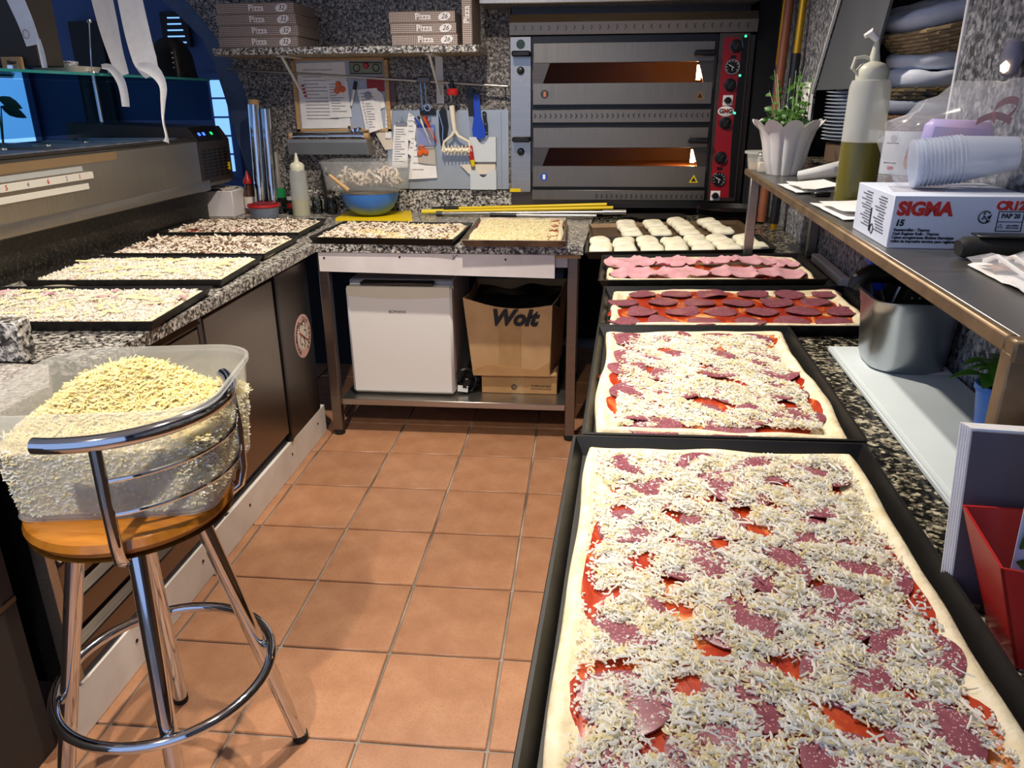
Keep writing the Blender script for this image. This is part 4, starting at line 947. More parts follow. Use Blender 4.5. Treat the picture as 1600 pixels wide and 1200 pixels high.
    h=part('handle',M().prism([(-.510,1.318),(-.500,1.324),(-.490,1.316),(-.489,1.285),(-.484,1.26),(-.484,1.215),(-.498,1.213),(-.500,1.26),(-.507,1.29)],'y',3.858,3.868),K['black'],k2)
    for x,z in ((-.500,1.308),(-.494,1.266),(-.491,1.225)): part('rivet',M().cyl((x,3.858,z),(x,3.857,z),.003,n=8),K['steel'],h)
    part('blade',M().prism([(-.498,1.213),(-.486,1.213),(-.488,1.12),(-.494,1.10)],'y',3.862,3.864),K['steel'],k2)
    sd=thing('screwdriver','stubby yellow and red handled screwdriver stuck on the metal sheet','screwdriver',(-.558,3.838,1.06))
    part('handle',M().tube([(-.571,3.832,1.166),(-.568,3.832,1.135),(-.560,3.832,1.10)],[.013,.015,.011],10),K['red'],sd); part('grip',M().tube([(-.576,3.826,1.16),(-.570,3.826,1.12)],[.008,.007],8),K['yellow'],sd); part('tip',M().tube([(-.560,3.832,1.10),(-.556,3.832,1.07)],[.012,.009],10),K['yellow'],sd)
    # spiked roller hanging from the rod
    dk=thing('dough_docker','cream spiked dough roller hanging by a string from the rod','dough roller',(-.63,3.82,1.11))
    part('string',M().tube([(-.668,3.795,1.455),(-.650,3.80,1.40),(-.648,3.82,1.352),(-.655,3.80,1.40),(-.676,3.808,1.456)],.0022,6),K['paper_warm'],dk)
    cr=plain('cream_plastic','#e6dcc6',.4)
    part('handle',M().tube([(-.652,3.825,1.35),(-.648,3.825,1.29),(-.642,3.825,1.235)],[.014,.0125,.010],10),cr,dk)
    part('fork',M().tube([(-.642,3.825,1.238),(-.655,3.825,1.215),(-.695,3.825,1.185),(-.705,3.825,1.14)],[.009,.007,.006,.006],8).tube([(-.642,3.825,1.238),(-.625,3.825,1.212),(-.575,3.825,1.186),(-.563,3.825,1.14)],[.009,.007,.006,.006],8),cr,dk)
    ro=part('roller',M().cyl((-.702,3.822,1.146),(-.566,3.822,1.146),.011,n=12),cr,dk)
    m=M()
    for i in range(8):
        x=-.693+.0172*i
        for k in range(7):
            a=6.283*k/7+i*.4; m.tube([(x,3.822+.010*math.cos(a),1.146+.010*math.sin(a)),(x,3.822+.026*math.cos(a),1.146+.026*math.sin(a))],[.0036,.0008],5)
    part('spikes',m,cr,ro,kind='stuff')
    # pens and clear holder
    ph=thing('pen_holder','clear plastic pen holder with blue back on the metal sheet','pen holder',(-.785,3.85,1.16))
    part('back_plate',M().box((-.832,3.862,1.165),(-.745,3.868,1.262)),plain('holder_blue','#5f78c8',.3),ph); part('clear_box',M().box((-.832,3.826,1.165),(-.745,3.829,1.25)).box((-.832,3.829,1.165),(-.829,3.862,1.25)).box((-.748,3.829,1.165),(-.745,3.862,1.25)).box((-.829,3.829,1.165),(-.748,3.862,1.168)),K['bag'],ph)
    for x0,z0,x1,z1,mt,lab in ((-.838,1.296,-.755,1.172,K['blue'],'blue ballpoint pen leaning in the pen holder'),(-.822,1.302,-.748,1.185,K['black'],'black pen in the clear holder between a blue and an orange one'),(-.800,1.31,-.742,1.19,K['orange'],'orange pen leaning in the pen holder'),(-.786,1.30,-.735,1.18,K['red'],'red pen at the side of the pen holder'),(-.810,1.29,-.765,1.172,K['white'],'white barrelled pen low in the pen holder')):
        pn=thing('pen',lab,'pen',(x1,3.845,z1)); a=Vector((x0,3.838,z0)); b=Vector((x1,3.848,z1)); part('barrel',M().tube([a,a.lerp(b,.85),b],[.0042,.0042,.001],7),mt,pn); part('cap',M().tube([a,a.lerp(b,.28)],.0052,7),mt,pn)
    sheet('receipt_strip',[(-.945,1.262),(-.872,1.268),(-.888,1.062),(-.968,1.06)],3.852,K['paper'],'long printed receipt hanging from a bulldog clip on the metal sheet',lines=14)
    clp=thing('bulldog_clip','small steel bulldog clip at the top of a receipt','clip',(-.905,3.85,1.26)); part('jaw',M().box((-.935,3.845,1.258),(-.878,3.855,1.272),.002),K['steel'],clp); part('handle',M().tube([(-.918,3.848,1.272),(-.925,3.845,1.295),(-.905,3.845,1.30),(-.896,3.848,1.272)],.0018,6),K['chrome'],clp)
    sheet('paper_slip',[(-.985,1.33),(-.955,1.33),(-.965,1.20),(-.995,1.20)],3.862,K['paper'],'paper slip beside the note board frame',lines=6)
    sheet('paper_slip',[(-1.055,1.245),(-.965,1.24),(-.955,1.15),(-1.0,1.145)],3.866,K['paper_warm'],'folded tan slip hanging below the corner of the note board')
    sheet('paper_slip',[(-.87,1.32),(-.83,1.29),(-.85,1.18),(-.90,1.20)],3.860,K['paper'],'tilted note paper behind the pens on the metal sheet',lines=4)
    sheet('paper_slip',[(-.86,1.21),(-.838,1.18),(-.86,1.11),(-.885,1.13)],3.856,K['paper'],'small tilted slip between the long receipt and the pen holder',lines=3)
    sheet('delivery_note',[(-.862,1.16),(-.752,1.16),(-.742,1.012),(-.888,1.005)],3.856,K['paper'],'white delivery note under the orange magnet on the metal sheet',lines=4)
    sheet('zip_bag',[(-.836,1.158),(-.748,1.155),(-.745,1.075),(-.832,1.085)],3.849,plain('bag_tan','#b8aea2',.3),'small tan plastic sachet under the orange magnet','sachet')
    magnet(-.808,1.142,3.845,K['orange'],'orange three lobed magnet on the metal sheet below the pens')
    sheet('photo_print',[(-.965,1.48),(-.935,1.47),(-.93,1.36),(-.96,1.345)],3.866,plain('photo_brown','#5a3a30',.4),'dark photo print beside the note board','photo')
    # bottle opener, wine opener on rod, torch
    bo=thing('whisk_set','steel bar tools hanging from the rod beside the bracket','bar tool',(-.775,3.80,1.33)); part('rods',M().tube([(-.792,3.80,1.455),(-.788,3.80,1.33)],.005,8).tube([(-.772,3.80,1.455),(-.768,3.80,1.345)],.004,8),K['chrome'],bo)
    part('ring',M().tube([(-.765+.014*math.cos(a),3.80,1.342+.014*math.sin(a)) for a in [6.283*k/16 for k in range(16)]],.003,6,closed=True),K['chrome'],bo); part('clamp',M().box((-.81,3.79,1.452),(-.745,3.815,1.478),.004),K['steel_dark'],bo)
    lp=thing('clip_torch','small black and red torch clipped to the rod','torch',(-.64,3.79,1.40)); part('clip',M().box((-.652,3.785,1.42),(-.634,3.815,1.46),.003),K['black'],lp); part('head',M().lathe([(0,0),(.026,0),(.028,.006),(.028,.02),(.018,.03),(0,.03)],(-.64,3.79,1.396),20),K['red'],lp)
    bc=sheet('black_card',[(-.815,1.34),(-.735,1.337),(-.735,1.305),(-.815,1.308)],3.860,K['black'],'black printed card above the pen holder','card',curl=.001)
    wc=thing('bar_opener','dark bar opener hanging beside the spiked roller','opener',(-.70,3.85,1.16)); part('body',M().prism([(-.722,1.32),(-.700,1.345),(-.684,1.33),(-.676,1.26),(-.69,1.18),(-.715,1.165),(-.722,1.22)],'y',3.848,3.858),K['black'],wc); part('edge',M().tube([(-.72,3.846,1.32),(-.702,3.846,1.25),(-.706,3.846,1.19),(-.69,3.846,1.18)],.0028,6),K['chrome'],wc)
build_back_wall()
# ================================================================ things on the back worktop
def build_table_top():
    T=.8402
    b=thing('cutting_board','yellow cutting board under the blue bowl','cutting board',(-1.0,3.70,T)); part('board',M().prism([(-1.185,3.565),(-.815,3.575),(-.88,3.84),(-1.20,3.82)],'z',T,T+.012),K['yellow'],b)
    bw=thing('mixing_bowl','blue bowl with steel rim standing on the yellow board','bowl',(-1.043,3.69,T+.012))
    cx,cy,z=-1.043,3.69,T+.0125
    m,nt,bs=nodes('blue_bowl_glaze'); t=nt.nodes.new('ShaderNodeTexCoord'); sp=nt.nodes.new('ShaderNodeSeparateXYZ'); nt.links.new(t.outputs['Object'],sp.inputs[0]); nz=tex(nt,'noise',14,3); ad=nt.nodes.new('ShaderNodeMath'); ad.operation='MULTIPLY_ADD'; ad.inputs[1].default_value=.05; nt.links.new(nz.outputs['Fac'],ad.inputs[0]); nt.links.new(sp.outputs[2],ad.inputs[2])
    nt.links.new(ramp(nt,ad.outputs[0],[(.03,'#8f9a4a'),(.055,'#6b8a86'),(.075,'#3f78c4')]),bs.inputs['Base Color']); bs.inputs['Roughness'].default_value=.3
    part('bowl_body',M().lathe([(.055,0),(.075,.006),(.105,.03),(.128,.065),(.136,.10),(.138,.118),(.132,.118),(.126,.10),(.118,.066),(.095,.034),(.06,.012),(0,.010)],(cx,cy,z),40),m,bw)
    part('steel_rim',M().lathe([(.139,.110),(.141,.114),(.141,.122),(.132,.122),(.132,.116)],(cx,cy,z),40),K['steel'],bw)
    tb=thing('mushroom_tub','clear plastic tub of sliced mushrooms sitting on the blue bowl','tub',(-1.05,3.69,.976))
    def ring(k,zz,r=.03): return rrect(-.178-.02*k,-.10-.015*k,.178+.02*k,.10+.015*k,r,zz,4)
    part('tub_body',M().loft([ring(0,0),ring(.1,.004),ring(.9,.122),ring(1.25,.124),ring(1.25,.133),ring(.85,.133),ring(.0,.007)]),K['clear_tub'],tb,local=True)
    sl=[]
    for s in range(3):
        mm=M(); pr=[]
        for k in range(15):
            a=math.pi*k/14; pr.append((.023*math.cos(a),.018*math.sin(a)))
        pr+=[(-.021,-.004),(-.008,-.004),(-.007,-.020),(.007,-.020),(.008,-.004),(.021,-.004)]
        mm.prism([(x*(1+.1*s),y*(1-.05*s)) for x,y in pr],'y',-.0025,.0025); mm.cur=1
        mm.prism([(.017,-.003),(.012,.005),(-.012,.005),(-.017,-.003)],'y',-.0028,.0028); sl.append(tomesh('mushroom_slice',mm,[K['mush'],K['mush_dark']],30))
    r=random.Random(8)
    for k in range(85):
        x,y=r.uniform(-.155,.155),r.uniform(-.08,.08); e=abs(x)/.155; hz=.03+.055*(.35+.65*abs(math.sin(x*16+.4)))
        o=bpy.data.objects.new('mushroom_slice',sl[k%3]); COL.objects.link(o); o.location=Vector((-1.05+x,3.69+y,.976+.022+r.uniform(0,max(.01,hz-.02)))); o.rotation_euler=(r.uniform(-1.2,1.2),r.uniform(-1.5,1.5),r.uniform(0,6.28))
        tag(o,'pale sliced mushroom in the clear tub above the blue bowl','mushroom','mushroom slices in the clear tub')
    sp_=thing('wooden_handled_spoon','wooden handled spoon leaning against the mushroom tub','spoon',(-1.09,3.54,.98)); part('handle',M().tube([(-1.185,3.53,1.055),(-1.175,3.53,1.047),(-1.10,3.535,.985)],[.006,.0085,.010],9),K['wood'],sp_); part('ferrule',M().tube([(-1.20,3.53,1.067),(-1.185,3.53,1.055)],[.005,.0065],9),K['black'],sp_)
    def squeeze(name,lab,c,r,h,fill,liquid,F=FI,tip=.075,loop=False):
        q=thing(name,lab,'bottle',c,F=F); x,y,z=c
        part('bottle_body',M().lathe([(.0,0),(r*.98,0),(r,.006),(r*1.0,h*.45),(r*.94,h*.93),(r*.80,h*.985),(r*.5,h),(0,h)],c,30),K['milky'],q,F)
        part('liquid',M().lathe([(0,.004),(r*.95,.004),(r*.965,h*fill*.9),(r*.96,h*fill),(0,h*fill)],c,30),liquid,q,F)
        cp=part('cap',M().lathe([(r*.78,h*.975),(r*.80,h*.99),(r*.80,h+.018),(r*.62,h+.028),(r*.30,h+.034),(.011,h+.040),(.0045,h+tip),(0,h+tip)],c,26),plain('cap_cream','#dedbc4',.35),q,F)
        if loop:
            part('tether',M().tube([(x-r*.7,y,z+h+.012),(x-r*1.05,y-.005,z+h+.02),(x-r*.95,y-.005,z+h+.042),(x-r*.5,y,z+h+.05),(x-.004,y,z+h+.05)],.0045,8),plain('cap_cream2','#dedbc4',.35),cp,F)
            part('tip_cover',M().tube([(x-.024,y,z+h+tip+.006),(x-.01,y,z+h+tip+.015),(x+.006,y,z+h+tip-.004)],[.005,.011,.008],8),K['white'],cp,F)
    squeeze('squeeze_bottle','milky squeeze bottle a third full of pale oil beside the glass jars',(-1.405,3.72,T),.043,.225,.35,K['oil_pale'])
    # foil rolls standing in the corner
    for k,(x,y,dx,h,lab) in enumerate(((-1.640,3.74,.012,.52,'tallest foil roll with card core standing in the corner'),(-1.578,3.745,.004,.50,'foil roll standing between the tallest roll and the socket'))):
        fr=thing('foil_roll',lab,'foil roll',(x,y,T),group='foil rolls')
        part('foil',M().tube([(x+.02,y,T),(x+.02+dx,y+.03,T+h)],.028-.004*k,22),K['chrome'],fr)
        if k==0: part('card_core',M().tube([(x+.0322,y+.0303,T+h),(x+.033,y+.032,T+h+.022)],.026,18),K['card'],fr)
    rt=thing('red_rimmed_tub','small clear tub with ribbed red rim in front of the foil rolls','tub',(-1.555,3.625,T))
    part('tub_body',M().lathe([(.058,0),(.062,.004),(.074,.055),(.076,.060),(.07,.060),(.056,.006),(0,.006)],(-1.555,3.625,T),26),clear('frosted_blue','#b7c3d6',.6),rt)
    part('red_rim',M().lathe([(.075,.056),(.079,.060),(.077,.070),(.068,.070),(.066,.058)],(-1.555,3.625,T),26),K['red'],rt)
    m=M()
    for k in range(16): m.box((-1.615+.0075*k,3.58,T+.066),(-1.6115+.0075*k,3.67,T+.073))
    part('ribs',m,plain('dark_red','#8c2430',.4),rt)
    wb=thing('styrofoam_box','white square block with a folded cloth on top at the end of the display','box',(-1.84,3.74,T)); part('block',M().box((-1.945,3.66,T),(-1.725,3.85,T+.125),.003),K['whiteboard'],wb)
    f=wob(4,40); part('cloth',M().sheet([[(-1.95+.20*i/9,3.67+.16*j/7,T+.128+.010*abs(f(i*.1,j*.1))+.012*math.exp(-((i-4)/2)**2)) for j in range(8)] for i in range(10)],(0,0,-.003)),K['paper_warm'],wb)
    sb=thing('sauce_bottle','small brown sauce bottle with red pointed cap','bottle',(-1.70,3.80,T)); part('glass',M().lathe([(0,0),(.026,0),(.028,.01),(.027,.10),(.018,.135),(.014,.15),(0,.15)],(-1.695,3.79,T),20),plain('brown_glass','#4a2a16',.15,coat=.5),sb); part('cap',M().lathe([(.022,.148),(.022,.165),(.010,.185),(.004,.21),(0,.21)],(-1.695,3.79,T),18),K['red'],sb); part('label_band',M().lathe([(.0285,.03),(.0285,.085)],(-1.695,3.79,T),20),K['paper_warm'],sb)
    so=thing('wall_socket','grey double wall socket with white plug cable near the arch','socket',(-1.59,3.86,1.04)); part('plate',M().box((-1.622,3.85,.955),(-1.556,3.879,1.135),.004),plain('socket_grey','#a9a69e',.5),so)
    for z in (1.05,.965): part('rocker',M().box((-1.612,3.846,z),(-1.566,3.851,z+.07),.002),plain('socket_dark','#6d6e6a',.5),so)
    part('cord',M().tube([(-1.60,3.845,1.13),(-1.61,3.83,1.15),(-1.625,3.82,1.17),(-1.63,3.83,1.20)],.005,7),K['white'],so)
    gl=thing('green_lidded_jar','small jar with green lid below the wall socket','jar',(-1.54,3.80,T)); part('jar_body',M().lathe([(0,0),(.024,0),(.026,.006),(.026,.08),(0,.08)],(-1.54,3.80,T),18),K['jar'],gl); part('lid',M().lathe([(0,.08),(.029,.08),(.03,.088),(.029,.118),(.022,.124),(0,.124)],(-1.54,3.80,T),18),K['green'],gl)
    for x,y,h,lab in ((-1.35,3.80,.085,'empty glass spice jar beside the squeeze bottle'),(-1.275,3.80,.082,'empty glass spice jar beside the yellow cutting board')):
        j=thing('spice_jar',lab,'jar',(x,y,T),group='spice jars'); part('glass',M().lathe([(0,0),(.024,0),(.026,.006),(.026,h*.75),(.018,h*.9),(.018,h),(0,h)],(x,y,T),18),K['jar'],j); part('lid',M().lathe([(0,h),(.02,h),(.02,h+.014),(0,h+.014)],(x,y,T),18),K['steel'],j)
    cj=thing('label_jar','small jar with white lid and red label behind the squeeze bottle','jar',(-1.47,3.79,T)); part('glass',M().lathe([(0,0),(.024,0),(.025,.07),(0,.07)],(-1.475,3.79,T),18),K['dark'],cj); part('band',M().lathe([(.0256,.03),(.0256,.055)],(-1.475,3.79,T),18),K['red'],cj); part('lid',M().lathe([(0,.07),(.026,.07),(.026,.085),(0,.085)],(-1.475,3.79,T),18),K['white'],cj)
    pm=thing('pepper_mill','dark pepper mill behind the mushroom tub','mill',(-1.305,3.845,T)); part('mill_body',M().lathe([(0,0),(.026,0),(.024,.04),(.018,.09),(.025,.15),(.022,.17),(0,.17)],(-1.305,3.845,T),20),plain('dark_wood','#2c211a',.5),pm); part('mill_head',M().lathe([(.01,.17),(.024,.18),(.026,.205),(.016,.225),(0,.228)],(-1.305,3.845,T),20),K['black'],pm)
    # pizza peels with yellow and silver poles
    def pole(lab,a,b,r,mat,grip=None,blade=None):
        p=thing('pizza_peel',lab,'pizza peel',a,group='pizza peels'); part('pole',M().tube([a,b],r,10),mat,p); A=Vector(a);B=Vector(b); d=(B-A).normalized()
        if grip: part('grip',M().tube([A-d*.01,A+d*grip[1]],r+.0035,10),grip[0],p)
        if blade: 
            o=part('socket',M().tube([B-d*.09,B+d*.02],r+.004,10),K['steel'],p)
            x,y,z=B; part('blade',M().prism([(x+.0,y-.02),(x+.08,y-.13),(x+.28,y-.12),(x+.30,y+.02),(x+.26,y+.05),(x+.0,y+.02)],'z',z-.012,z-.009),K['steel_dark'],p)
    pole('yellow pole peel with black grip lying along the back wall',(-.76,3.83,.862),(.10,3.765,.898),.0085,K['yellow'],(K['black'],.13))
    pole('yellow pole peel with cream grip lying in front of the black gripped one',(-.80,3.775,.856),(.13,3.74,.886),.0085,K['yellow'],(plain('grip_cream','#e6cf3a',.5),.10))
    pole('silver pole peel nearest the lengthwise tray with a wide dark blade',(-.72,3.735,.853),(.17,3.69,.872),.0095,K['steel'],(K['steel_dark'],.02),True)
    pole('silver pole peel behind the other poles with black middle sleeve',(-.45,3.70,.852),(.05,3.66,.858),.009,K['steel'],(K['black'],.12))
    # round pans by the oven
    for k in range(3):
        c=(.655,3.585,.8645+.012*k); pn=thing('round_pan',['lowest round black pan of the stack below the oven','middle round black pan of the stack below the oven','top round black pan of the stack below the oven'][k],'pan',c,group='round pans'); part('pan_body',M().lathe([(0,0),(.135,0),(.15,.022),(.152,.023),(.147,.023),(.133,.003),(0,.003)],c,36),K['black_tray'],pn)
build_table_top()
# ================================================================ right side (frame FR: u across, v along, z up)
def sl(m):
    m.v=[(x,y,z+.03*(x+.06)) for x,y,z in m.v]; return m
def blob_leaf(m, c, d, n, L, Wd, cup=.25):
    """one leaf: from c along d, facing n"""
    d=Vector(d).normalized(); n=Vector(n); n=(n-d*n.dot(d)).normalized(); s=d.cross(n); c=Vector(c); vs=[]
    prof=((0,.08),(.2,.62),(.45,1),(.7,.8),(.9,.35),(1,.02))
    for t,w in prof:
        mid=c+d*(L*t)-n*(L*cup*t*t*.6)
        vs+= [mid+s*(w*Wd/2)+n*(w*Wd*.16), mid, mid-s*(w*Wd/2)+n*(w*Wd*.16)]
    fs=[]
    for k in range(len(prof)-1):
        a=k*3; fs+=[(a,a+3,a+4,a+1),(a+1,a+4,a+5,a+2)]
    m.add(vs,fs)
def build_right():
    T=1.1402
    s=thing('over_shelf','stainless over shelf with worn front rail along the right wall','shelf',(.52,1.85,.86),F=FR)
    part('shelf_plate',M().box((.412,.835,1.126),(.642,2.88,1.140),.001),K['steel_shelf'],s,FR)
    part('front_rail',M().box((.398,.835,1.121),(.412,2.88,1.1415),.003),K['steel_rail'],s,FR)
    part('end_panel',M().box((.428,.820,.875),(.640,.832,1.128)),K['steel_dark'],s,FR)
    for u,v in ((.412,.826),(.412,2.712),(.625,2.74),(.625,1.75)):
        z0=.8415+.03*(u+.06)
        part('leg',M().box((u-.015,v-.012,z0),(u+.015,v+.012,1.126),.002),K['steel_rail'] if v<1 else K['steel'],s,FR)
    part('corner_plate',M().box((.398,.812,1.116),(.642,.835,1.1415),.003),K['steel_rail'],s,FR)
    # planter with herbs
    cu,cv=.490,2.665
    pl=thing('planter','fluted white planter of green herbs on the over shelf','planter',(cu,cv,T),F=FR)
    rings=[]; n=80
    def pr(r,z,sc,out=True):
        ring=[]
        for k in range(n):
            a=6.2832*k/n; fl=abs(math.sin(5*a)); rr=r*(1-.10*(1-fl)**2.2); zz=z-sc*(1-fl**.8)*.022
            ring.append((cu+rr*math.cos(a),cv+rr*math.sin(a),zz))
        return ring
    prof=[(.050,0,0),(.053,.004,0),(.066,.05,0),(.076,.10,0),(.088,.14,.3),(.112,.172,1)]
    rings=[pr(r,T+z,sc) for r,z,sc in prof]+[pr(r-.005,T+z-.001,sc) for r,z,sc in prof[::-1][:4]]
    part('pot',M().loft(rings),plain('planter_white','#cfcdcb',.3),pl,FR,smooth=60)
    part('soil',M().lathe([(0,.125),(.074,.125),(.074,.128),(0,.130)],(cu,cv,T),24),K['soil'],pl,FR)
    r=random.Random(21); st=M(); lf=M()
    for k in range(40):
        a=r.uniform(0,6.28); rr=r.uniform(0,.055); h=r.uniform(.03,.09) if k>9 else r.uniform(.13,.20); b=Vector((cu+rr*math.cos(a),cv+rr*math.sin(a),T+.125)); t=b+Vector((math.cos(a)*r.uniform(.0,.05)+r.uniform(-.015,.015),math.sin(a)*r.uniform(0,.05),h))
        mid=b.lerp(t,.5)+Vector((r.uniform(-.008,.008),r.uniform(-.008,.008),0)); st.tube([b,mid,t],[.0022,.0017,.001],5)
        nl=9 if k>9 else 7
        for q in range(nl):
            p=b.lerp(t,.25+.75*q/nl) if k>9 else b.lerp(t,.1+.9*q/nl); aa=r.uniform(0,6.28); blob_leaf(lf,p,(math.cos(aa),math.sin(aa),r.uniform(-.5,.6)),(r.uniform(-.6,.6),-1,r.uniform(.2,1)),r.uniform(.016,.028),r.uniform(.013,.022))
    part('stems',st,K['leaf2'],pl,FR,kind='stuff'); part('foliage',lf,K['leaf'],pl,FR,kind='stuff')
    # small tub and salt cellar
    t=thing('snack_tub','small clear tub with lid at the far end of the over shelf','tub',(.425,2.86,T),F=FR)
    part('tub_body',M().lathe([(0,0),(.034,0),(.042,.055),(.040,.055),(.032,.004),(0,.004)],(.437,2.835,T),22),K['milky_tub'],t,FR); part('lid',M().lathe([(0,.056),(.050,.056),(.050,.064),(0,.066)],(.437,2.835,T),22),K['milky'],t,FR); part('contents',M().lathe([(0,.004),(.030,.004),(.034,.022),(0,.028)],(.437,2.835,T),16),K['card'],t,FR)
    g=thing('salt_cellar','little square glass cellar beside the planter','salt cellar',(.432,2.735,T),F=FR); part('glass',M().box((.416,2.715,T),(.448,2.745,T+.055),.006),K['milky_tub'],g,FR); part('filling',M().box((.420,2.719,T+.003),(.444,2.741,T+.035),.003),K['paper_warm'],g,FR); part('lid',M().box((.417,2.716,T+.055),(.447,2.744,T+.064),.003),K['chrome'],g,FR)
    # white porcelain scoop lying on its side
    rings=[]
    for k in range(9):
        q=k/8; c=Vector((.505+.10*q,2.45-.05*q,T+.022+.030*q)); w=.030+.008*math.sin(q*3.1); h=.021+.012*q
        rings.append([(c.x+w*.55*math.cos(a)*.4+.012*math.cos(a), c.y+w*math.cos(a), c.z+h*math.sin(a)) for a in [math.radians(160+220*j/14) for j in range(15)]])
    m=M().sheet(rings,(0,0,.0025)); solid('sauce_scoop',m,K['white'],'white porcelain trough lying between the planter and the oil bottle','trough',F=FR,smooth=70)
    # napkins
    def napkin(pts,z,lab,k):
        m=M(); P=[]
        a,b,c,d=[Vector((x,y,z)) for x,y in pts]; f=wob(k,40)
        for i in range(8):
            P.append([]); 
            for j in range(8):
                p=a.lerp(b,i/7).lerp(d.lerp(c,i/7),j/7); P[-1].append((p.x,p.y,p.z+.003*abs(f(p.x,p.y))+.006*(i/7)**3))
        solid('paper_napkin',M().sheet(P,(0,0,-.0008)),K['paper'],lab,'napkin',F=FR)
    napkin([(.418,2.33),(.53,2.36),(.545,2.14),(.425,2.10)],T+.004,'lowest white napkin beside the porcelain trough',3); napkin([(.435,2.30),(.54,2.32),(.55,2.14),(.44,2.10)],T+.013,'white napkin on top of another beside the porcelain trough',4)
    napkin([(.418,1.90),(.53,1.88),(.52,1.66),(.43,1.64)],T+.004,'crumpled white napkin between the oil bottle and the white carton',5); napkin([(.425,1.84),(.54,1.86),(.55,1.66),(.44,1.68)],T+.014,'folded white napkin lying on the crumpled one by the white carton',6)
    solid('black_remote',M().box((.46,2.055,T+.0005),(.50,2.095,T+.012),.003),K['black'],'small black device under the napkins beside the oil bottle','device',F=FR)
    # oil bottle
    c=(.532,1.965,T); R=.046; h=.275
    q=thing('oil_bottle','tall milky squeeze bottle half full of green olive oil','bottle',c,F=FR)
    part('bottle_body',M().lathe([(R,h*.503),(R*.97,h*.93),(R*.88,h*.985),(R*.6,h),(0,h)],c,36),clear('bottle_milky','#e8eae4',.62),q,FR); part('bottle_foot',M().lathe([(.0,0),(R*.97,0),(R,.008),(R,h*.502)],c,36),clear('bottle_oiled','#c9c07a',.16),q,FR)
    part('olive_oil',M().lathe([(0,.004),(R*.94,.004),(R*.965,.02),(R*.96,h*.50),(0,h*.50)],c,36),K['oil'],q,FR)
    cm=plain('cap_ivory','#cfcdb8',.4)
    cp=part('cap',M().lathe([(R*.74,h*.99),(R*.76,h+.004),(R*.76,h+.020),(R*.6,h+.030),(.013,h+.036),(.010,h+.05),(.0045,h+.082),(0,h+.082)],c,30),cm,q,FR)
    x,y,z=c
    part('tether',M().tube([(x-R*.7,y,z+h+.012),(x-R*1.0,y-.004,z+h+.022),(x-R*.9,y-.004,z+h+.044),(x-R*.45,y,z+h+.046),(x-.006,y,z+h+.040)],.0042,8),cm,cp,FR)
    part('tip_cover',M().tube([(x-.028,y,z+h+.088),(x-.016,y,z+h+.096),(x+.001,y,z+h+.080)],[.005,.010,.007],9),K['white'],cp,FR)
    # white carton of till rolls
    b=thing('till_roll_carton','white carton with red and black lettering on the over shelf','carton',(.53,1.45,T),F=FR)
    wc=plain('carton_white','#c3cbdc',.6)
    part('carton_body',M().box((.427,1.345,T),(.6425,1.556,T+.086),.0012),wc,b,FR); ty=1.3443
    text(b,'SIGMA',(.434,ty,T+.064),.0295,K['ink_red'],bold=.0016,align='LEFT',F=FR,sx=.98,shear=.08); text(b,'15',(.434,ty,T+.0415),.0135,K['ink'],bold=.0007,align='LEFT',F=FR,shear=.15)
    for k,t_ in enumerate(('Kassenrollen - Thermo','Cash Register Rolls - Thermo','Caisse enregistreuse /Bobine thermique','rollos de impresión termica para registradora')): text(b,t_,(.4335-.0008*k,ty,T+.0305-.0062*k),.0064,K['ink'],bold=.0002,align='LEFT',F=FR,sx=.93)
    text(b,'CR12',(.583,ty,T+.071),.0185,K['ink_red'],bold=.0011,align='LEFT',F=FR,shear=.08)
    part('black_bar',M().box((.5755,ty-.0003,T+.0135),(.642,ty+.0004,T+.0235)),K['ink'],b,FR)
    fr=M()
    for lo,hi in (((.588,.0305),(.627,.0318)),((.588,.0615),(.627,.0628)),((.588,.0305),(.5893,.0628)),((.6257,.0305),(.627,.0628)),((.588,.0455),(.627,.0466))): fr.box((lo[0],ty-.0003,T+lo[1]),(hi[0],ty+.0004,T+hi[1]))
    part('recycling_box',fr,K['ink'],b,FR); text(b,'PAP 20',(.6075,ty,T+.055),.0105,K['ink'],bold=.0003,F=FR,sx=.9); text(b,'nicht abfallen\nbitte trennen',(.613,ty,T+.0385),.0036,K['ink'],F=FR)
    part('recycling_mark',M().tube([(.5945+.004*math.cos(a),ty,T+.0385+.004*math.sin(a)) for a in (math.pi/2,math.pi*7/6,math.pi*11/6)],.0007,4,closed=True),K['ink'],b,FR)
    m=M().tube([(.569+.0095*math.cos(math.radians(a)),ty,T+.053+.0095*math.sin(math.radians(a))) for a in range(40,330,18)],.0011,4); m.tube([(.566,ty,T+.049),(.5675,ty,T+.056),(.571,ty,T+.050)],.0012,4); m.lathe([(0,0),(.0016,0),(.0016,.0006),(0,.0006)],(.5675,ty,T+.059),10,(0,-1,0)); m.prism([(.572,T+.0535),(.579,T+.0575),(.5765,T+.049)],'y',ty-.0004,ty+.0004); m.prism([(.571,T+.046),(.5765,T+.044),(.573,T+.0505)],'y',ty-.0004,ty+.0004)
    part('sorting_mark',m,K['ink'],b,FR)
    m=M(); r=random.Random(4)
    for k in range(13):
        z0=T+.076-.0048*k
        for v0 in (1.375,1.455): m.box((.4262,v0+r.uniform(0,.01),z0),(.4268,v0+r.uniform(.035,.07),z0+.0016))
    part('small_print',m,plain('print_grey','#5a5c66',.7),b,FR)
    m=M().box((.4260,1.452,T+.012),(.4268,1.458,T+.052)); m.tube([(.4264,1.44+.008*math.cos(a),T+.018+.008*math.sin(a)) for a in [6.283*k/14 for k in range(14)]],.001,4,closed=True); part('side_mark',m,K['ink'],b,FR)
    m=M(); 
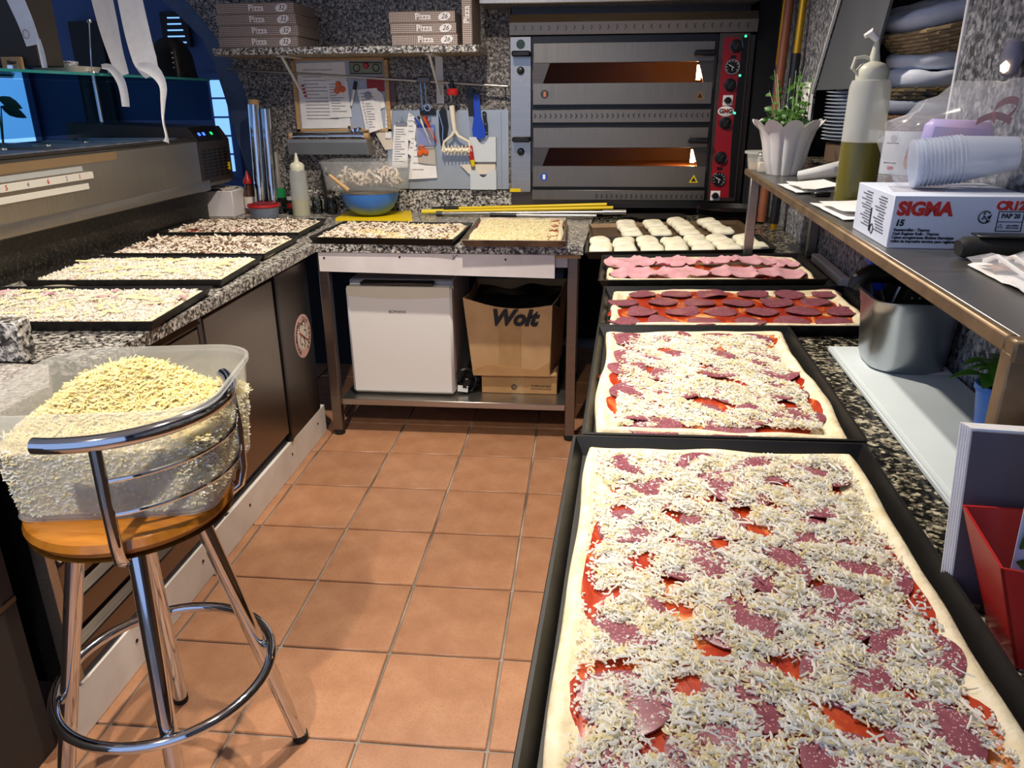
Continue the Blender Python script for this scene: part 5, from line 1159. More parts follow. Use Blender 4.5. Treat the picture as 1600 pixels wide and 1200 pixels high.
    for k in range(5): m.box((.44+.004*k,1.40+.02*k,T+.0860),(.52+.01*k,1.403+.02*k,T+.0866))
    part('top_print',m,plain('print_pale','#a88f8a',.7),b,FR)
    # nested plastic cups lying on the carton, in a clear bag
    ax=Vector((.97,-.10,.12)).normalized(); c0=Vector((.478,1.445,T+.0868+.041)); cupm=clear('cup_clear','#dfe6f2',.62)
    t=M(); t.lathe([(.040,0),(.0405,.002),(.038,.003),(.027,.085),(0,.086),(0,.084),(.025,.083),(.0365,.002),(.040,0)],(0,0,0),26)
    me=tomesh('plastic_cup',t,cupm,50); q=Vector((0,0,1)).rotation_difference(ax)
    for k in range(12):
        o=bpy.data.objects.new('plastic_cup',me); COL.objects.link(o); o.location=FR@(c0+ax*(.0065*k)); o.rotation_euler=(FR.to_3x3()@q.to_matrix()).to_euler()
        tag(o,'outermost plastic cup with open rim of the bagged row on the carton' if k==0 else 'innermost plastic cup showing its whole side in the bagged row' if k==11 else 'plastic cup nested inside the bagged row on the till roll carton','plastic cup','nested plastic cups in the clear bag')
    bg=thing('clear_bag','clear plastic bag around cups and a pink packet on the white carton','plastic bag',(.55,1.45,T+.087),F=FR)
    f=wob(31,30); rings=[]
    for k in range(10):
        q_=k/9; u=.452+.19*q_; hh=(.052+.035*math.sin(min(1,q_*1.6)*1.57)); ww=.052+.035*math.sin(q_*2.2)
        rings.append([(u+.010*f(a,k*.1)+.02*math.sin(a)*(-1 if k==0 else 0), 1.46+ww*math.cos(a)*(1+.12*f(a*.1,q_)), T+.089+hh+hh*math.sin(a)*(1+.10*f(q_,a*.1))) for a in [6.283*j/26 for j in range(26)]])
    rings=[[(p[0],p[1],max(p[2],T+.0875)) for p in rg] for rg in rings]
    part('film',M().loft(rings,True),K['bag'],bg,FR,smooth=80)
    pk=solid('pink_packet',M().obox((.565,1.515,T+.150),(.115,.03,.095),(.15,.05,.05),.010),plain('packet_pink','#cf9fc4',.35,0,18,None,0,0,'#a9a2e0'),'pink and lilac packet inside the clear bag behind the cups','packet',F=FR)
    m=M()
    for k in range(2):
        P=[]
        for i in range(13):
            a=i/12; 
            if k==0: p=Vector((.585+.055*a,1.49,T+.195+.010*math.sin(a*3.14)))
            else: p=Vector((.625+.018*math.sin(a*5.5),1.485,T+.195+.035*math.sin(a*3.14)))
            P.append([(p.x,p.y,p.z-.006),(p.x,p.y-.004,p.z+.006)])
        m.sheet(P,(0,.001,0))
    solid('red_ribbon',m,plain('ribbon_red','#8c1022',.4),'red ribbon curling out of the clear bag','ribbon',F=FR)
    # black roll and cutlery packet
    br=thing('black_roll','black rolled pouch lying in front of the white carton','pouch',(.57,1.28,T),F=FR); part('roll',M().tube([(.505,1.262,T+.017),(.515,1.264,T+.018),(.64,1.285,T+.018)],[.012,.017,.017],14),K['rubber'],br,FR); part('flap',M().box((.53,1.255,T+.034),(.64,1.29,T+.037),.001),K['black'],br,FR)
    cp=thing('cutlery_packet','clear packet of wrapped cutlery with white paper near the shelf corner','packet',(.55,1.10,T),F=FR)
    f=wob(9,35)
    part('paper_backing',M().sheet([[(.498+.135*i/10,.93+.02*math.sin(i)+.27*j/12-.12*(i/10)*(1-j/12)*0+.0,T+.003+.004*abs(f(i*.05,j*.05))) for j in range(13)] for i in range(11)],(0,0,-.001)),K['paper'],cp,FR)
    for k in range(6): part('plastic_fork',M().tube([(.52+.022*k,1.20,T+.010),(.523+.022*k,1.17,T+.022),(.524+.022*k,1.10,T+.014),(.520+.02*k,.95,T+.010)],[.004,.0035,.003,.003],6),K['white'],cp,FR)
    part('brown_print',M().sheet([[(.505+.13*i/8,1.13+.05*j/4,T+.009+.003*math.sin(i*2+j)) for j in range(5)] for i in range(9)],(0,0,-.0006)),plain('print_brown','#7a4a2c',.5,0,40,None,0,0,'#b98d58'),cp,FR)
    part('film',M().sheet([[(.496+.138*i/8,.92+.285*j/8,T+.034+.008*f(i*.09,j*.09)-.022*max(abs(i/4-1),abs(j/4-1))**4) for j in range(9)] for i in range(9)],(0,0,-.0004)),K['bag'],cp,FR)
    # ---- niche: plates, baskets
    N=1.1665
    pt=M().lathe([(0,0),(.06,0),(.064,.004),(.118,.012),(.120,.0135),(.116,.0145),(.06,.007),(0,.007)],(0,0,0),40); pm=tomesh('plate',pt,plain('porcelain_grey','#c9d0dc',.25),50)
    for k in range(14):
        o=bpy.data.objects.new('plate',pm); COL.objects.link(o); o.location=FR@Vector((.775,2.93,N+.060+.0118*k)); tag(o,'lowest white plate of the tall stack in the wall niche' if k==0 else 'topmost white plate of the tall stack, under the garlic bulb' if k==13 else 'white plate inside the tall plate stack in the wall niche','plate','stacked white plates')
    solid('plate_stand',M().lathe([(0,0),(.10,0),(.10,.0595),(0,.0595)],(.775,2.93,N),24),plain('brown_box','#5a4636',.7),'brown round stand under the stacked plates','stand',F=FR)
    solid('garlic_bulb',M().lathe([(0,0),(.022,.002),(.027,.014),(.018,.028),(.006,.036),(.004,.046),(0,.046)],(.70,2.90,N+.2285),14),plain('garlic','#cdc8c2',.6),'pale garlic bulb on top of the stacked plates','garlic',F=FR)
    bu,bv=.835,2.50
    tin=thing('printed_tin','white round box printed with pizza pictures at the bottom of the baskets','round box',(bu,bv,N),F=FR)
    part('tin_body',M().lathe([(0,0),(.138,0),(.138,.118),(0,.118)],(bu,bv,N),48),plain('tin_white','#c4cad4',.45),tin,FR)
    def onband(poly,mat,name,R=.1386):
        m=M(); P=[(bu+R*math.cos(a),bv+R*math.sin(a),N+z) for a,z in poly]; n=len(P); cen=Vector((0,0,0))
        for p in P: cen+=Vector(p)
        cen/=n; ca=math.atan2(cen.y-bv,cen.x-bu); cen=Vector((bu+R*math.cos(ca),bv+R*math.sin(ca),cen.z)); m.add([tuple(cen)]+P,[(0,i+1,(i+1)%n+1) for i in range(n)]); return part(name,m,mat,tin,FR,smooth=0)
    def ell(a0,z0,ra,rz,tilt=0,n=16): return [(a0+ra*math.cos(t)+tilt*rz*math.sin(t),z0+rz*math.sin(t)) for t in [6.283*k/n for k in range(n)]]
    pza=plain('print_pizza','#a8402c',.6,0,60,None,0,0,'#c9b07a'); pzb=plain('print_pastry','#7a5030',.6,0,70,None,0,0,'#b99c6c')
    d0=math.radians(250)
    onband(ell(d0-.08,.058,.10,.042,1.2),pza,'pizza_picture'); onband(ell(d0+.26,.058,.075,.036,.6),pzb,'pastry_picture')
    for a in (d0-.46,d0+.62): onband(ell(a,.098,.07,.010),plain('print_bowl','#9aa0aa',.6),'bowl_picture')
    for a in (d0-.46,d0+.62):
        for z in (.084,.030): onband([(a-.14,z),(a+.12,z),(a+.12,z+.003),(a-.14,z+.003)],K['ink'],'printed_line',.1387)
    onband([(d0-.5,.014),(d0-.38,.014),(d0-.38,.022),(d0-.5,.022)],K['ink_red'],'printed_figure',.1387)
    def basket(lab,z,h,r0,r1,mat,rows=5,tilt=None,cloth=None,u=bu,v=bv):
        b=thing('bread_basket',lab,'basket',(u,v,z),F=FR,rot=tilt,group='bread baskets'); n=36
        for k in range(rows):
            t=k/(rows-1) if rows>1 else 0; rr=r0+(r1-r0)*t
            m=M().tube([((rr+.004*(1 if (i+k)%2 else -1))*math.cos(6.283*i/n),(rr+.004*(1 if (i+k)%2 else -1))*math.sin(6.283*i/n),.006+(h-.012)*t) for i in range(n)],h/rows*.52,6,closed=True); part('woven_band',m,mat,b,local=True)
        m=M()
        for i in range(0,n,2): m.tube([((r0)*math.cos(6.283*i/n),(r0)*math.sin(6.283*i/n),.003),(r1*math.cos(6.283*i/n),r1*math.sin(6.283*i/n),h)],.0035,5)
        part('uprights',m,mat,b,local=True,kind='stuff'); part('basket_base',M().lathe([(0,0),(r0,0),(r0,.004),(0,.004)],(0,0,0),24),mat,b,local=True)
        return b
    wick=plain('wicker','#8d7350',.6,0,30,None,0,0,'#b79b70'); wd=plain('wicker_brown','#4d3524',.6,0,30,None,0,0,'#6d4c33'); wn=plain('wicker_navy_gold','#1d2130',.5,0,18,None,0,0,'#8a7430')
    cl=plain('napkin_cloth','#d3d8e4',.8,0,20,(60,.2),0,0,'#e4e8f0')
    def cloth(lab,z,r,h,seed,u=bu,v=bv,tilt=(0,0,0),mat=cl):
        f=wob(seed,3); rings=[]; n=40
        for t,k in ((0,.86),(.25,.97),(.7,1.04),(1,1.0),(1.05,.8),(1.02,.4),(1.0,.03)):
            rings.append([(r*k*(1+.05*f(math.cos(a)*2,math.sin(a)*2+t))*math.cos(a),r*k*(1+.05*f(math.sin(a)*2,math.cos(a)*2))*math.sin(a),h*t*(1+.12*f(math.cos(a)*3,t+math.sin(a)*3))) for a in [6.283*i/n for i in range(n)]])
        m=M().loft(rings); o=bpy.data.objects.new('napkin_lining',tomesh('napkin_lining',m,mat,80)); COL.objects.link(o); o.location=FR@Vector((u,v,z)); o.rotation_euler=(FR.to_3x3()@Euler(tilt).to_matrix()).to_euler(); tag(o,lab,'napkin','basket napkins')
    z=N+.1185
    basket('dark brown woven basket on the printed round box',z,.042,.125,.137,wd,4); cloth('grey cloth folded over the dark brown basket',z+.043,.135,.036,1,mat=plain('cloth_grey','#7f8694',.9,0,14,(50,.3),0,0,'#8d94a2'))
    z+=.0835; basket('flat navy and gold woven basket in the middle of the basket stack',z,.030,.135,.150,wn,3); cloth('white napkin bundle above the navy and gold basket',z+.031,.118,.044,2); cloth('second white napkin bundle in the basket stack',z+.078,.120,.040,3)
    z+=.124; basket('tilted pale wicker basket at the top of the basket stack',z,.085,.105,.150,wick,8,tilt=(.10,-.22,0),u=bu+.015); cloth('white napkin hanging over the tilted wicker basket',z+.080,.145,.050,5,tilt=(.10,-.24,0))
    # window blind slats seen past the baskets
    # ---- poles in the far corner
    def leanpole(name,lab,a,b,r,mat,low=None,cat='pole'):
        p=thing(name,lab,cat,a,F=FR); A,B=Vector(a),Vector(b); part('pole',M().tube([A,B],r,12),mat,p,FR)
        if low: part('sleeve',M().tube([A+(B-A)*.02,A.lerp(B,low[1])],r+.004,12),low[0],p,FR)
    gold=plain('gold_pole','#c89a2c',.3,.8); nav=plain('navy_sleeve','#101a3a',.4); cop=plain('red_wood','#7c4428',.45,0,10,None,0,0,'#8e5434')
    leanpole('broom_pole','slim gold pole with navy lower sleeve leaning in the oven corner',(.600,3.70,.866),(.630,3.80,2.15),.011,gold,(nav,.50),'broom'); leanpole('broom_pole','thicker gold pole with black lower sleeve leaning on the granite',(.590,3.28,.866),(.626,3.34,2.15),.0145,gold,(K['black'],.52),'broom')
    leanpole('wooden_pole','red brown wooden pole leaning between the two gold poles',(.575,3.50,.866),(.620,3.60,2.15),.019,cop)
    sk=thing('wall_socket','white wall socket behind the herbs','socket',(.64,3.10,1.20),F=FR); part('plate',M().box((.634,3.14,1.30),(.6445,3.25,1.43),.004),K['white'],sk,FR); part('outlet',M().lathe([(0,0),(.02,0),(.02,.002),(0,.002)],(.634,3.195,1.365),18,(-1,0,0)),K['paper'],sk,FR)
    # wall lamp and black box up on the right wall
    wl=thing('wall_lamp','small wall lamp glowing warm on the rough granite','lamp',(.64,1.50,1.40),F=FR); part('shade',M().lathe([(.004,.0),(.013,.006),(.018,.030),(.013,.056),(.005,.062),(.003,.060),(.011,.053),(.016,.030),(.010,.008),(.003,.003)],(.625,1.50,1.405),20),plain('lamp_shade','#6d6a78',.5),wl,FR); part('bulb',M().lathe([(0,0),(.006,.004),(.007,.013),(0,.02)],(.611,1.486,1.412),12),plain('lamp_bulb','#ffdca8',.3,emit=5),wl,FR)
    ls=thing('loudspeaker','black box mounted high on the rough granite wall','loudspeaker',(.60,1.38,1.545),F=FR); part('cabinet',M().box((.560,1.27,1.560),(.644,1.44,1.78),.006),K['black'],ls,FR); part('grille',M().box((.566,1.264,1.57),(.64,1.271,1.77),.003),K['rubber'],ls,FR)
    # ---- on the worktop
    cb=thing('cutting_board','long white cutting board with grooved edge under the steel pan','cutting board',(.54,1.28,.857),F=FR)
    cbm=plain('board_white','#c6d0d2',.4,0,6,None,0,0,'#cfd8da')
    part('board',sl(M().box((.444,.90,.8405),(.638,1.672,.8515),.003)),cbm,cb,FR); part('groove_ridge',sl(M().box((.446,.905,.8515),(.449,1.668,.8528))),cbm,cb,FR); part('groove_ridge',sl(M().box((.456,.905,.8515),(.459,1.668,.8528))),cbm,cb,FR)
    Zb=.8685
    gp=thing('steel_pan','deep stainless pan of utensils standing on the white board','pan',(.55,1.61,Zb),F=FR)
    def rg(k,z,rad): return rrect(.484-.010*k,1.485-.010*k,.630+.008*k,1.64+.010*k,rad,Zb+z,6)
    part('pan_body',M().loft([rg(-1.2,0,.045),rg(-.4,.004,.05),rg(.0,.02,.05),rg(.6,.115,.045),rg(.75,.118,.045),rg(.95,.140,.045),rg(1.5,.1425,.045),rg(1.5,.1455,.045),rg(.8,.1455,.043),rg(.4,.115,.043),rg(-.2,.02,.045),rg(-1.0,.006,.04)]),K['gn_steel'],gp,FR,smooth=45)
    kn=thing('black_spatula','spatula with thick black curved handle sticking out of the steel pan','spatula',(.53,1.575,Zb+.02),F=FR); part('handle',M().tube([(.448,1.580,Zb+.150),(.455,1.580,Zb+.164),(.480,1.585,Zb+.178),(.52,1.590,Zb+.178),(.57,1.595,Zb+.160)],[.011,.0165,.0185,.019,.016],12),K['black'],kn,FR); part('blade',M().obox((.59,1.595,Zb+.09),(.035,.003,.13),(0,.25,0)),K['steel_dark'],kn,FR)
    bk=thing('blue_handled_peeler','tool with rounded blue handle sticking out of the steel pan','peeler',(.50,1.620,Zb+.02),F=FR); part('handle',M().tube([(.479,1.627,Zb+.205),(.483,1.627,Zb+.214),(.491,1.625,Zb+.205),(.515,1.620,Zb+.14)],[.006,.011,.0125,.011],10),K['blue'],bk,FR); part('shaft',M().tube([(.515,1.620,Zb+.14),(.56,1.610,Zb+.02)],.004,8),K['steel'],bk,FR)
    gr=thing('grater','flat steel grater with dark frame in the steel pan','grater',(.56,1.555,Zb+.02),F=FR); part('plate',M().obox((.575,1.555,Zb+.11),(.08,.003,.20),(0,.28,0)),K['steel_dark'],gr,FR)
    for sgn in (-1,1): part('side_rail',M().tube([(.575+sgn*.040-.028,1.60,Zb+.012),(.575+sgn*.040+.028,1.60,Zb+.208)],.004,8),K['steel'],gr,FR)
    m=M()
    for i in range(5):
        for j in range(9): m.lathe([(0,0),(.003,0),(.001,.003)],(.546+.0145*i+.0052*(j-4)+0,1.553,Zb+.03+.018*j),6,(0,-1,0))
    part('teeth',m,K['steel'],gr,FR,kind='stuff')
    cd=solid('label_card',sl(M().prism([(.545,1.545),(.56,1.505),(.60,1.485),(.63,1.49),(.636,1.53),(.63,1.58)],'z',.8530,.8536)),K['paper'],'white rounded card with red print lying by the steel pan','card',F=FR)
    part('red_print',sl(M().box((.575,1.505,.8537),(.622,1.511,.8540)).box((.58,1.516,.8537),(.615,1.520,.8540))),K['ink_red'],cd,FR)
    bp=thing('basil_pot','blue pot of basil behind the leg of the over shelf','potted herb',(.585,1.20,.872),F=FR)
    zb=.8725; part('pot',M().lathe([(0,0),(.026,0),(.036,.075),(.039,.077),(.039,.086),(.034,.086),(.030,.07),(0,.07)],(.585,1.20,zb),24),plain('pot_blue','#2f6fc4',.4),bp,FR); part('soil',M().lathe([(0,.07),(.032,.07),(.032,.074),(0,.075)],(.585,1.20,zb),18),K['soil'],bp,FR)
    r=random.Random(2); st=M()
    bl=plain('basil_leaf','#2d5f14',.35,0,20,None,0,0,'#4d8a26')
    for k in range(5):
        a=k*1.3; t=Vector((.585+.028*math.cos(a),1.20+.028*math.sin(a),zb+.095+.012*k)); st.tube([(.585+.008*math.cos(a),1.20+.008*math.sin(a),zb+.07),t],[.002,.0014],6)
        for q in range(5):
            b=a+q*1.5+.3; m=M(); blob_leaf(m,t-Vector((0,0,.012*(q//2))),(math.cos(b),math.sin(b),r.uniform(-.3,.4)),(0,0,1),r.uniform(.032,.052),r.uniform(.022,.034),.5); part('leaf',m,bl,bp,FR,smooth=80)
    part('stems',st,K['leaf2'],bp,FR)
    solid('white_strip',sl(M().box((.612,2.28,.8405),(.640,2.66,.866),.002)),K['kick'],'white plastic strip between the ham tray and the granite wall','strip',F=FR)
    # ---- leaflets, card and red holder at the near end
    z0=.8545
    pp=thing('leaflet_stack','stack of leaflets standing upright with a dark cover against the shelf end','leaflets',(.40,.79,z0),F=FR)
    for k in range(5): part('leaflet',M().obox((.405+.0012*k,.786-.0032*k,z0+.101),(.088,.0024,.202),(-.05,-.06,-.20)),K['paper'],pp,FR)
    part('dark_cover',M().obox((.4105,.7685,z0+.100),(.088,.0015,.200),(-.05,-.06,-.20)),plain('cover_grey','#4d4650',.5),pp,FR)
    hd=thing('leaflet_holder','red plastic leaflet holder with a notched front','leaflet holder',(.43,.70,z0),F=FR); rm=plain('holder_red','#b3241f',.3)
    bot=[(.393,.662),(.50,.662),(.50,.725),(.393,.725)]; top=[(.362,.672),(.53,.672),(.53,.752),(.362,.752)]
    def pl_(a,b,ta,tb,za,zb,notch=False,nm='panel',d=(0,.003,0)):
        P=[]
        for i in range(9):
            t=i/8; lo=Vector((*a,z0)).lerp(Vector((*b,z0)),t); zt=za+(zb-za)*t
            if notch: zt=min(zt, z0+.060+abs(t-.36)*.18)
            q=(zt-z0)/.105; hi=lo.lerp(Vector((ta[0]+(tb[0]-ta[0])*t,ta[1]+(tb[1]-ta[1])*t,z0+.105)),q); P.append([tuple(lo),tuple(lo.lerp(hi,.5)),tuple(hi)])
        part(nm,M().sheet(P,d),rm,hd,FR)
    pl_(bot[0],bot[1],top[0],top[1],z0+.105,z0+.105,True,'front_panel'); pl_(bot[3],bot[2],top[3],top[2],z0+.125,z0+.125,False,'back_panel',(0,-.003,0)); pl_(bot[0],bot[3],top[0],top[3],z0+.105,z0+.125,False,'side_panel',(.003,0,0)); pl_(bot[1],bot[2],top[1],top[2],z0+.105,z0+.125,False,'side_panel',(-.003,0,0)); part('base',M().box((.393,.662,z0),(.50,.725,z0+.003)),rm,hd,FR)
    cd=thing('menu_card','white card printed with green leaves standing in the red holder','card',(.45,.735,z0+.005),F=FR)
    part('card_sheet',M().obox((.442,.722,z0+.123),(.090,.0012,.235),(-.06,0,0)),plain('card_lilac','#c9cde2',.5),cd,FR)
    m=M(); blob_leaf(m,(.400,.7185,z0+.10),(.5,0,.8),(0,-1,0),.05,.026,.0); blob_leaf(m,(.400,.7185,z0+.085),(.8,0,-.1),(0,-1,0),.03,.018,.0); part('leaf_print',m,K['leaf'],cd,FR)
    part('red_print',M().prism([(.402,z0+.225),(.412,z0+.232),(.425,z0+.228),(.425,z0+.215),(.41,z0+.212)],'y',.7265,.727),K['ink_red'],cd,FR)
    for k in range(3): part('ring_print',M().tube([(.411+.004*math.cos(a),.7215+.0,z0+.178-.011*k+.004*math.sin(a)) for a in [6.283*q/12 for q in range(12)]],.0006,4,closed=True),K['ink'],cd,FR)
build_right()
# ================================================================ topping display and the dining room on the left
def build_left():
    X=-1.75
    u=thing('topping_display','stainless refrigerated topping display with glass guard on the left worktop','display counter',(-2.08,2.7,.84))
    part('plinth',M().box((-2.38,1.7,.8405),(-1.835,3.60,.992)),K['dark'],u)
    part('front_panel',M().prism([(X-.03,.992),(X,1.005),(X,1.205),(X-.03,1.215),(-2.36,1.215),(-2.36,.992)],'y',1.7,3.43),K['steel_h'],u)
    part('lower_lip',M().prism([(X-.012,.985),(X+.004,.992),(X+.004,1.028),(X,1.034),(X-.02,1.0)],'y',1.7,3.50),K['steel_h'],u)
    h=part('machine_housing',M().prism([(X-.02,1.0),(X,1.02),(X,1.205),(X-.04,1.265),(-2.36,1.29),(-2.36,.992)],'y',3.432,3.755),plain('housing_dark','#3b3430',.4,.4),u)
    m=M()
    for i in range(5):
        for j in range(9): m.box((X-.001,3.47+.052*i,1.045+.0145*j),(X+.0015,3.505+.052*i,1.052+.0145*j))
    part('vent_slots',m,K['black'],h); part('warning_sticker',M().box((X-.0005,3.708,1.062),(X+.0015,3.735,1.098)),K['yellow'],h)
    part('control_strip',M().prism([(X+.001,1.206),(X-.039,1.267),(X-.0425,1.2655),(X-.002,1.204)],'y',3.45,3.70),K['black'],h)
    for y,c in ((3.50,'#3f6bff'),(3.545,'#2b53ff'),(3.62,'#1fb060')): part('led',M().obox((X-.018,y,1.236),(.014,.016,.003),(0,.98,0)),plain('led_'+c[1:],c,.3,emit=2.5 if c!='#2b53ff' else 5),h)
    part('top_trim',M().box((X-.004,1.7,1.176),(X+.003,2.80,1.204)),plain('trim_warm_reflection','#a08664',.4,.5),u)  # tan paints a warm reflection into the steel strip's colour
    # label rails with hand written numbers
    for z0,z1,y1,x in ((1.090,1.110,2.60,.006),(1.124,1.147,2.63,.010),(1.152,1.169,2.585,.004)):
        part('label_rail',M().box((X,1.7,z0),(X+x,y1,z1),.001),plain('rail_white_%d'%int(z0*1000),'#cfcabf' if z0!=1.152 else '#a9aaa8',.5),u)
    for ch,y,mt in (('5',2.198,K['ink_red']),('4',2.293,plain('faded_grey','#77746f',.8)),('6',2.388,K['ink_red']),('2',2.482,plain('faded_blue','#7f8796',.8)),('1',2.552,K['ink_red'])):
        text(u,ch,(X+.0105,y,1.136),.021,mt,rot=(math.pi/2,0,math.pi/2),bold=.0003)
    # steel rim and pans with lids
    part('pan_rim',M().box((-1.80,1.72,1.215),(X-.022,3.42,1.222)).box((-2.34,1.72,1.215),(-2.30,3.42,1.222)).box((-2.30,1.72,1.215),(-1.80,1.74,1.222)).box((-2.30,3.40,1.215),(-1.80,3.42,1.222)),K['steel_dark'],u)
    for k in range(7):
        y0=1.78+.232*k
        p=part('topping_pan',M().loft([rrect(-2.295,y0,-1.805,y0+.222,.03,1.216,4),rrect(-2.295,y0,-1.805,y0+.222,.03,1.226,4),rrect(-2.275,y0+.018,-1.825,y0+.204,.025,1.227,4),rrect(-2.265,y0+.026,-1.835,y0+.196,.02,1.218,4)]),K['lid'],u)
        if k<6: part('lid_handle',M().box((-2.08,y0+.10,1.219),(-2.02,y0+.125,1.231),.003),K['steel'],p)
    # glass guard
    g=part('top_glass',M().box((-2.32,1.7,1.468),(-1.80,3.74,1.476)),K['glass'],u); part('glass_edge',M().box((-1.80,1.7,1.4675),(-1.797,3.74,1.4765)).box((-2.32,3.74,1.4675),(-1.797,3.743,1.4765)),K['glass_edge'],g)
    part('rear_glass',M().box((-2.328,1.7,1.24),(-2.32,3.74,1.467)),K['glass'],u); part('end_glass',M().box((-2.318,3.732,1.292),(-1.81,3.738,1.467)),K['glass'],u)
    for y in (2.75,3.62):
        part('glass_post',M().tube([(-2.30,y,1.225),(-2.30,y,1.468)],.009,10),K['chrome'],u)
        part('glass_clamp',M().lathe([(0,0),(.016,0),(.016,.014),(0,.014)],(-1.86,y-.25,1.476),14),K['chrome'],u)
    # things standing on the top glass
    G=1.4765
    pl=thing('glass_tray','white dish holding eye glasses and a printed packet on the top glass','dish',(-1.90,2.84,G)); part('dish',M().loft([rrect(-1.975,2.76,-1.83,2.93,.02,G,4),rrect(-1.985,2.75,-1.82,2.94,.025,G+.022,4),rrect(-1.978,2.757,-1.827,2.933,.022,G+.022,4),rrect(-1.97,2.765,-1.835,2.925,.018,G+.005,4)]),K['paper_warm'],pl)
    part('packet',M().box((-1.90,2.765,G+.006),(-1.84,2.82,G+.038),.002),granite('packet_speckle',[(.3,'#15151a'),(.5,'#c9ccd6')],120),pl)
    gg=thing('eye_glasses','thin framed eye glasses lying in the white dish','glasses',(-1.95,2.77,G+.023)); 
    for x in (-1.965,-1.925): part('lens_frame',M().tube([(x+.018*math.cos(a),2.765,G+.036+.013*math.sin(a)) for a in [6.283*k/16 for k in range(16)]],.0016,6,closed=True),K['black'],gg)
    part('temple',M().tube([(-1.907,2.766,G+.036),(-1.90,2.83,G+.038),(-1.898,2.87,G+.024)],.0016,6),K['black'],gg)
    sp=thing('order_spike','steel order spike with ball tip on the top glass','order spike',(-1.82,2.86,G)); part('base',M().lathe([(0,0),(.026,0),(.024,.006),(0,.007)],(-1.815,2.85,G),20),K['chrome'],sp); part('spike',M().tube([(-1.815,2.85,G+.006),(-1.79,2.85,G+.165)],.0018,7),K['chrome'],sp); part('ball',M().lathe([(0,-.008),(.0055,-.0055),(.008,0),(.0055,.0055),(0,.008)],(-1.789,2.85,G+.172),14),K['chrome'],sp)
    cm=thing('coffee_grinder','black machine with domed top silhouetted on the end of the top glass','machine',(-1.90,3.58,G)); part('machine_body',M().loft([rrect(-1.99,3.50,-1.815,3.68,.02,G,3),rrect(-1.98,3.51,-1.82,3.67,.03,G+.10,3),rrect(-1.95,3.53,-1.83,3.65,.04,G+.145,3),rrect(-1.93,3.55,-1.85,3.63,.03,G+.165,3)]),K['black'],cm); part('steel_trim',M().tube([(-1.985,3.505,G+.01),(-1.975,3.515,G+.10),(-1.945,3.535,G+.14)],.006,8),K['chrome'],cm)
    m=M()
    for k in range(5): m.box((-1.845,3.505-.002,G+.02+.02*k),(-1.84,3.51,G+.024+.02*k))
    part('button_row',m,K['ink_white'],cm)
    sc=solid('sugar_tin',M().lathe([(0,0),(.022,0),(.023,.002),(.023,.014),(0,.015)],(-1.83,3.02,G),20),K['steel'],'small flat steel tin on the top glass','tin')
    # hanging cabinet with tickets
    hc=solid('hanging_cabinet',M().box((-2.45,2.60,1.492),(-1.838,2.735,2.62),.003),K['brownwall'],'dark brown hanging cabinet above the topping display','cabinet')
    def ribbon(name,pts,ws,lab,mat=K['paper'],marks=False,cat='paper'):
        P=[]; N=[Vector(p) for p in pts]
        for i,p in enumerate(N):
            d=(N[min(i+1,len(N)-1)]-N[max(i-1,0)]).normalized(); s=d.cross(Vector((0,-1,0))).normalized()*ws[i]/2; P.append([tuple(p-s),tuple(p+Vector((0,.004,0))),tuple(p+s)])
        o=solid(name,M().sheet(P,(0,.0006,0)),mat,lab,cat,smooth=70); return o
    def fine(pts,ws,n=18):
        out=[];w=[]
        for i in range(n):
            t=i/(n-1)*(len(pts)-1); k=min(int(t),len(pts)-2); f=t-k; g=lambda a,b,c,d:.5*((2*b)+(-a+c)*f+(2*a-5*b+4*c-d)*f*f+(-a+3*b-3*c+d)*f**3)
            A=[pts[max(k-1,0)],pts[k],pts[k+1],pts[min(k+2,len(pts)-1)]]; out.append(tuple(g(*[q[c] for q in A]) for c in range(3))); w.append(ws[k]+(ws[k+1]-ws[k])*f)
        return out,w
    o=ribbon('order_ticket',*fine([(-1.895,2.592,1.80),(-1.865,2.590,1.69),(-1.845,2.588,1.62),(-1.833,2.586,1.555)],[.062,.06,.056,.052],10),'long white order ticket with a circled mark hung on the brown cabinet')
    part('circled_mark',M().tube([(-1.850+.011*math.cos(a),2.5835,1.588+.013*math.sin(a)) for a in [6.283*k/20 for k in range(20)]],.0009,5,closed=True),plain('ring_ink','#8a4a58',.7),o)
    ribbon('order_ticket',*fine([(-1.812,2.585,1.572),(-1.808,2.583,1.53),(-1.806,2.58,1.485)],[.014,.02,.019],8),'short narrow printed ticket tail beside the long order ticket')
    tb=solid('tag_box',M().box((-1.95,2.572,G),(-1.884,2.592,G+.043),.002),K['card'],'small brown card tag with black script on the top glass','tag'); text(tb,'Vaso',(-1.915,2.5715,G+.026),.017,K['ink'],shear=.3,bold=.0006)
    # paper towels hanging down in front of the glass
    Yp=2.90
    ribbon('paper_towel',*fine([(-1.765,Yp,2.05),(-1.760,Yp,1.80),(-1.752,Yp,1.65),(-1.742,Yp,1.55),(-1.728,Yp,1.47)],[.085,.085,.078,.062,.05],24),'left hanging sheet of kitchen paper above the topping display')
    ribbon('paper_towel',*fine([(-1.80,Yp-.01,1.50),(-1.765,Yp-.012,1.495),(-1.735,Yp-.012,1.455),(-1.728,Yp-.012,1.41),(-1.730,Yp-.012,1.36)],[.014,.026,.034,.032,.030],20),'narrow paper towel tail curling down over the glass edge')
    ribbon('paper_towel',*fine([(-1.665,Yp,2.05),(-1.655,Yp,1.80),(-1.645,Yp,1.62),(-1.632,Yp,1.52),(-1.612,Yp,1.47)],[.09,.092,.098,.095,.06],24),'wide hanging sheet of kitchen paper beside the arch')
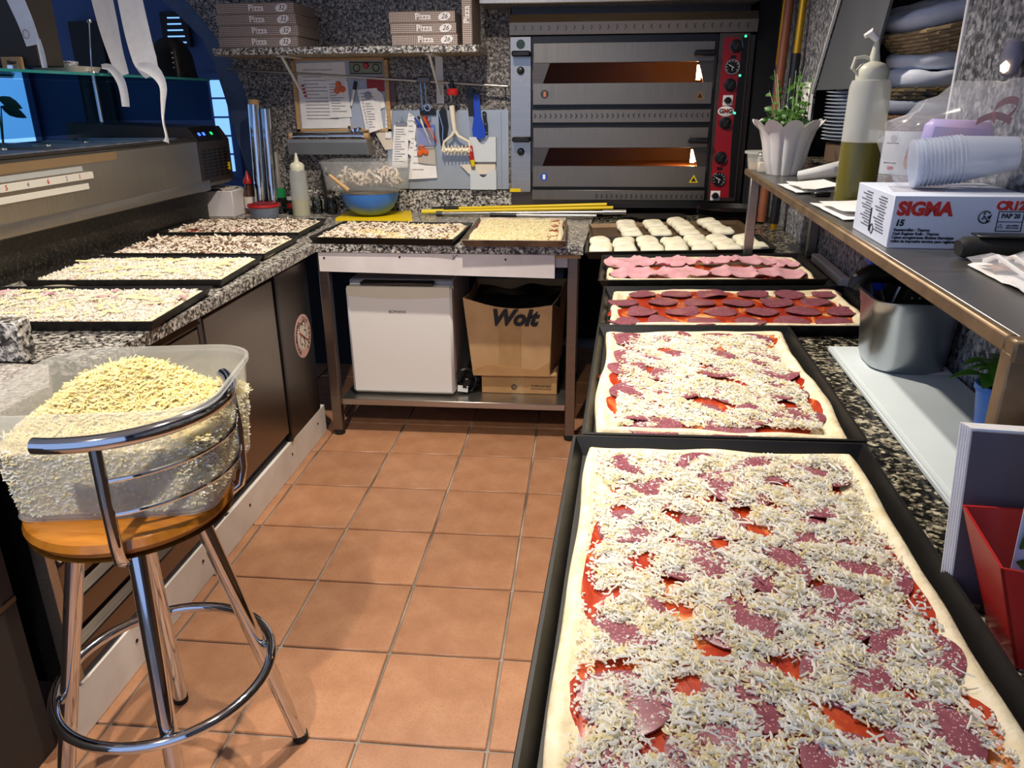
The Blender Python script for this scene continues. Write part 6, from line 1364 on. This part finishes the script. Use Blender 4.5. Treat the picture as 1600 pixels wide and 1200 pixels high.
    ribbon('paper_towel',*fine([(-1.655,Yp-.01,1.50),(-1.60,Yp-.012,1.485),(-1.572,Yp-.012,1.435),(-1.582,Yp-.012,1.37),(-1.592,Yp-.012,1.31),(-1.588,Yp-.012,1.255),(-1.594,Yp-.012,1.232)],[.02,.05,.03,.018,.008,.010,.026],28),'twisted paper towel tail hanging down to the topping pans')
    # ---- dining room: windows, plant
    sky=plain('window_daylight','#86c0ff',.5,emit=1.05)
    def window(n,x0,x1,z0,z1,cols,rows):
        w=struct('window_%d'%n,M().box((x0-.05,6.56,z0-.05),(x1+.05,6.60,z1+.05)),K['navy'])
        dx=(x1-x0)/cols; dz=(z1-z0)/rows
        for i in range(cols):
            for j in range(rows): part('pane',M().box((x0+dx*i+.008,6.552,z0+dz*j+.008),(x0+dx*(i+1)-.008,6.558,z0+dz*(j+1)-.008)),sky,w)
    window(1,-5.75,-4.80,1.04,1.62,1,1); window(2,-3.16,-3.02,.80,1.55,1,5)
    w3=struct('window_3',M().box((-3.50,6.55,1.80),(-3.27,6.60,2.06)),K['dark'])
    for k in range(5): part('blind_gap',M().box((-3.46+.006*k,6.545,1.826+.046*k),(-3.30-.008*k,6.549,1.836+.046*k)),sky,w3)
    struct('door_1',M().box((-4.30,6.54,.0),(-4.02,6.60,2.0),.004),K['dark'])
    st=M(); po=thing('window_plant','large leaved plant in front of the bright dining room window','plant',(-5.0,6.3,0)); part('pot',M().lathe([(0,0),(.12,0),(.16,.30),(.15,.30),(.12,.27),(0,.27)],(-5.0,6.3,0),20),K['gray'],po)
    r=random.Random(3)
    for k in range(7):
        a=r.uniform(0,6.28); t=Vector((-5.0+.12*math.cos(a),6.3+.08*math.sin(a),1.0+.07*k)); st.tube([(-5.0,6.3,.27),(-5.0+.04*math.cos(a),6.3,.8),t],[.012,.008,.005],6); m=M(); blob_leaf(m,t,(math.cos(a),math.sin(a)*.4,-.45),(.2,-1,.4),.20,.09,.2); part('leaf',m,plain('dark_leaf_%d'%k,'#1d4a34',.4),po)
    part('stems',st,K['leaf'],po)
build_left()
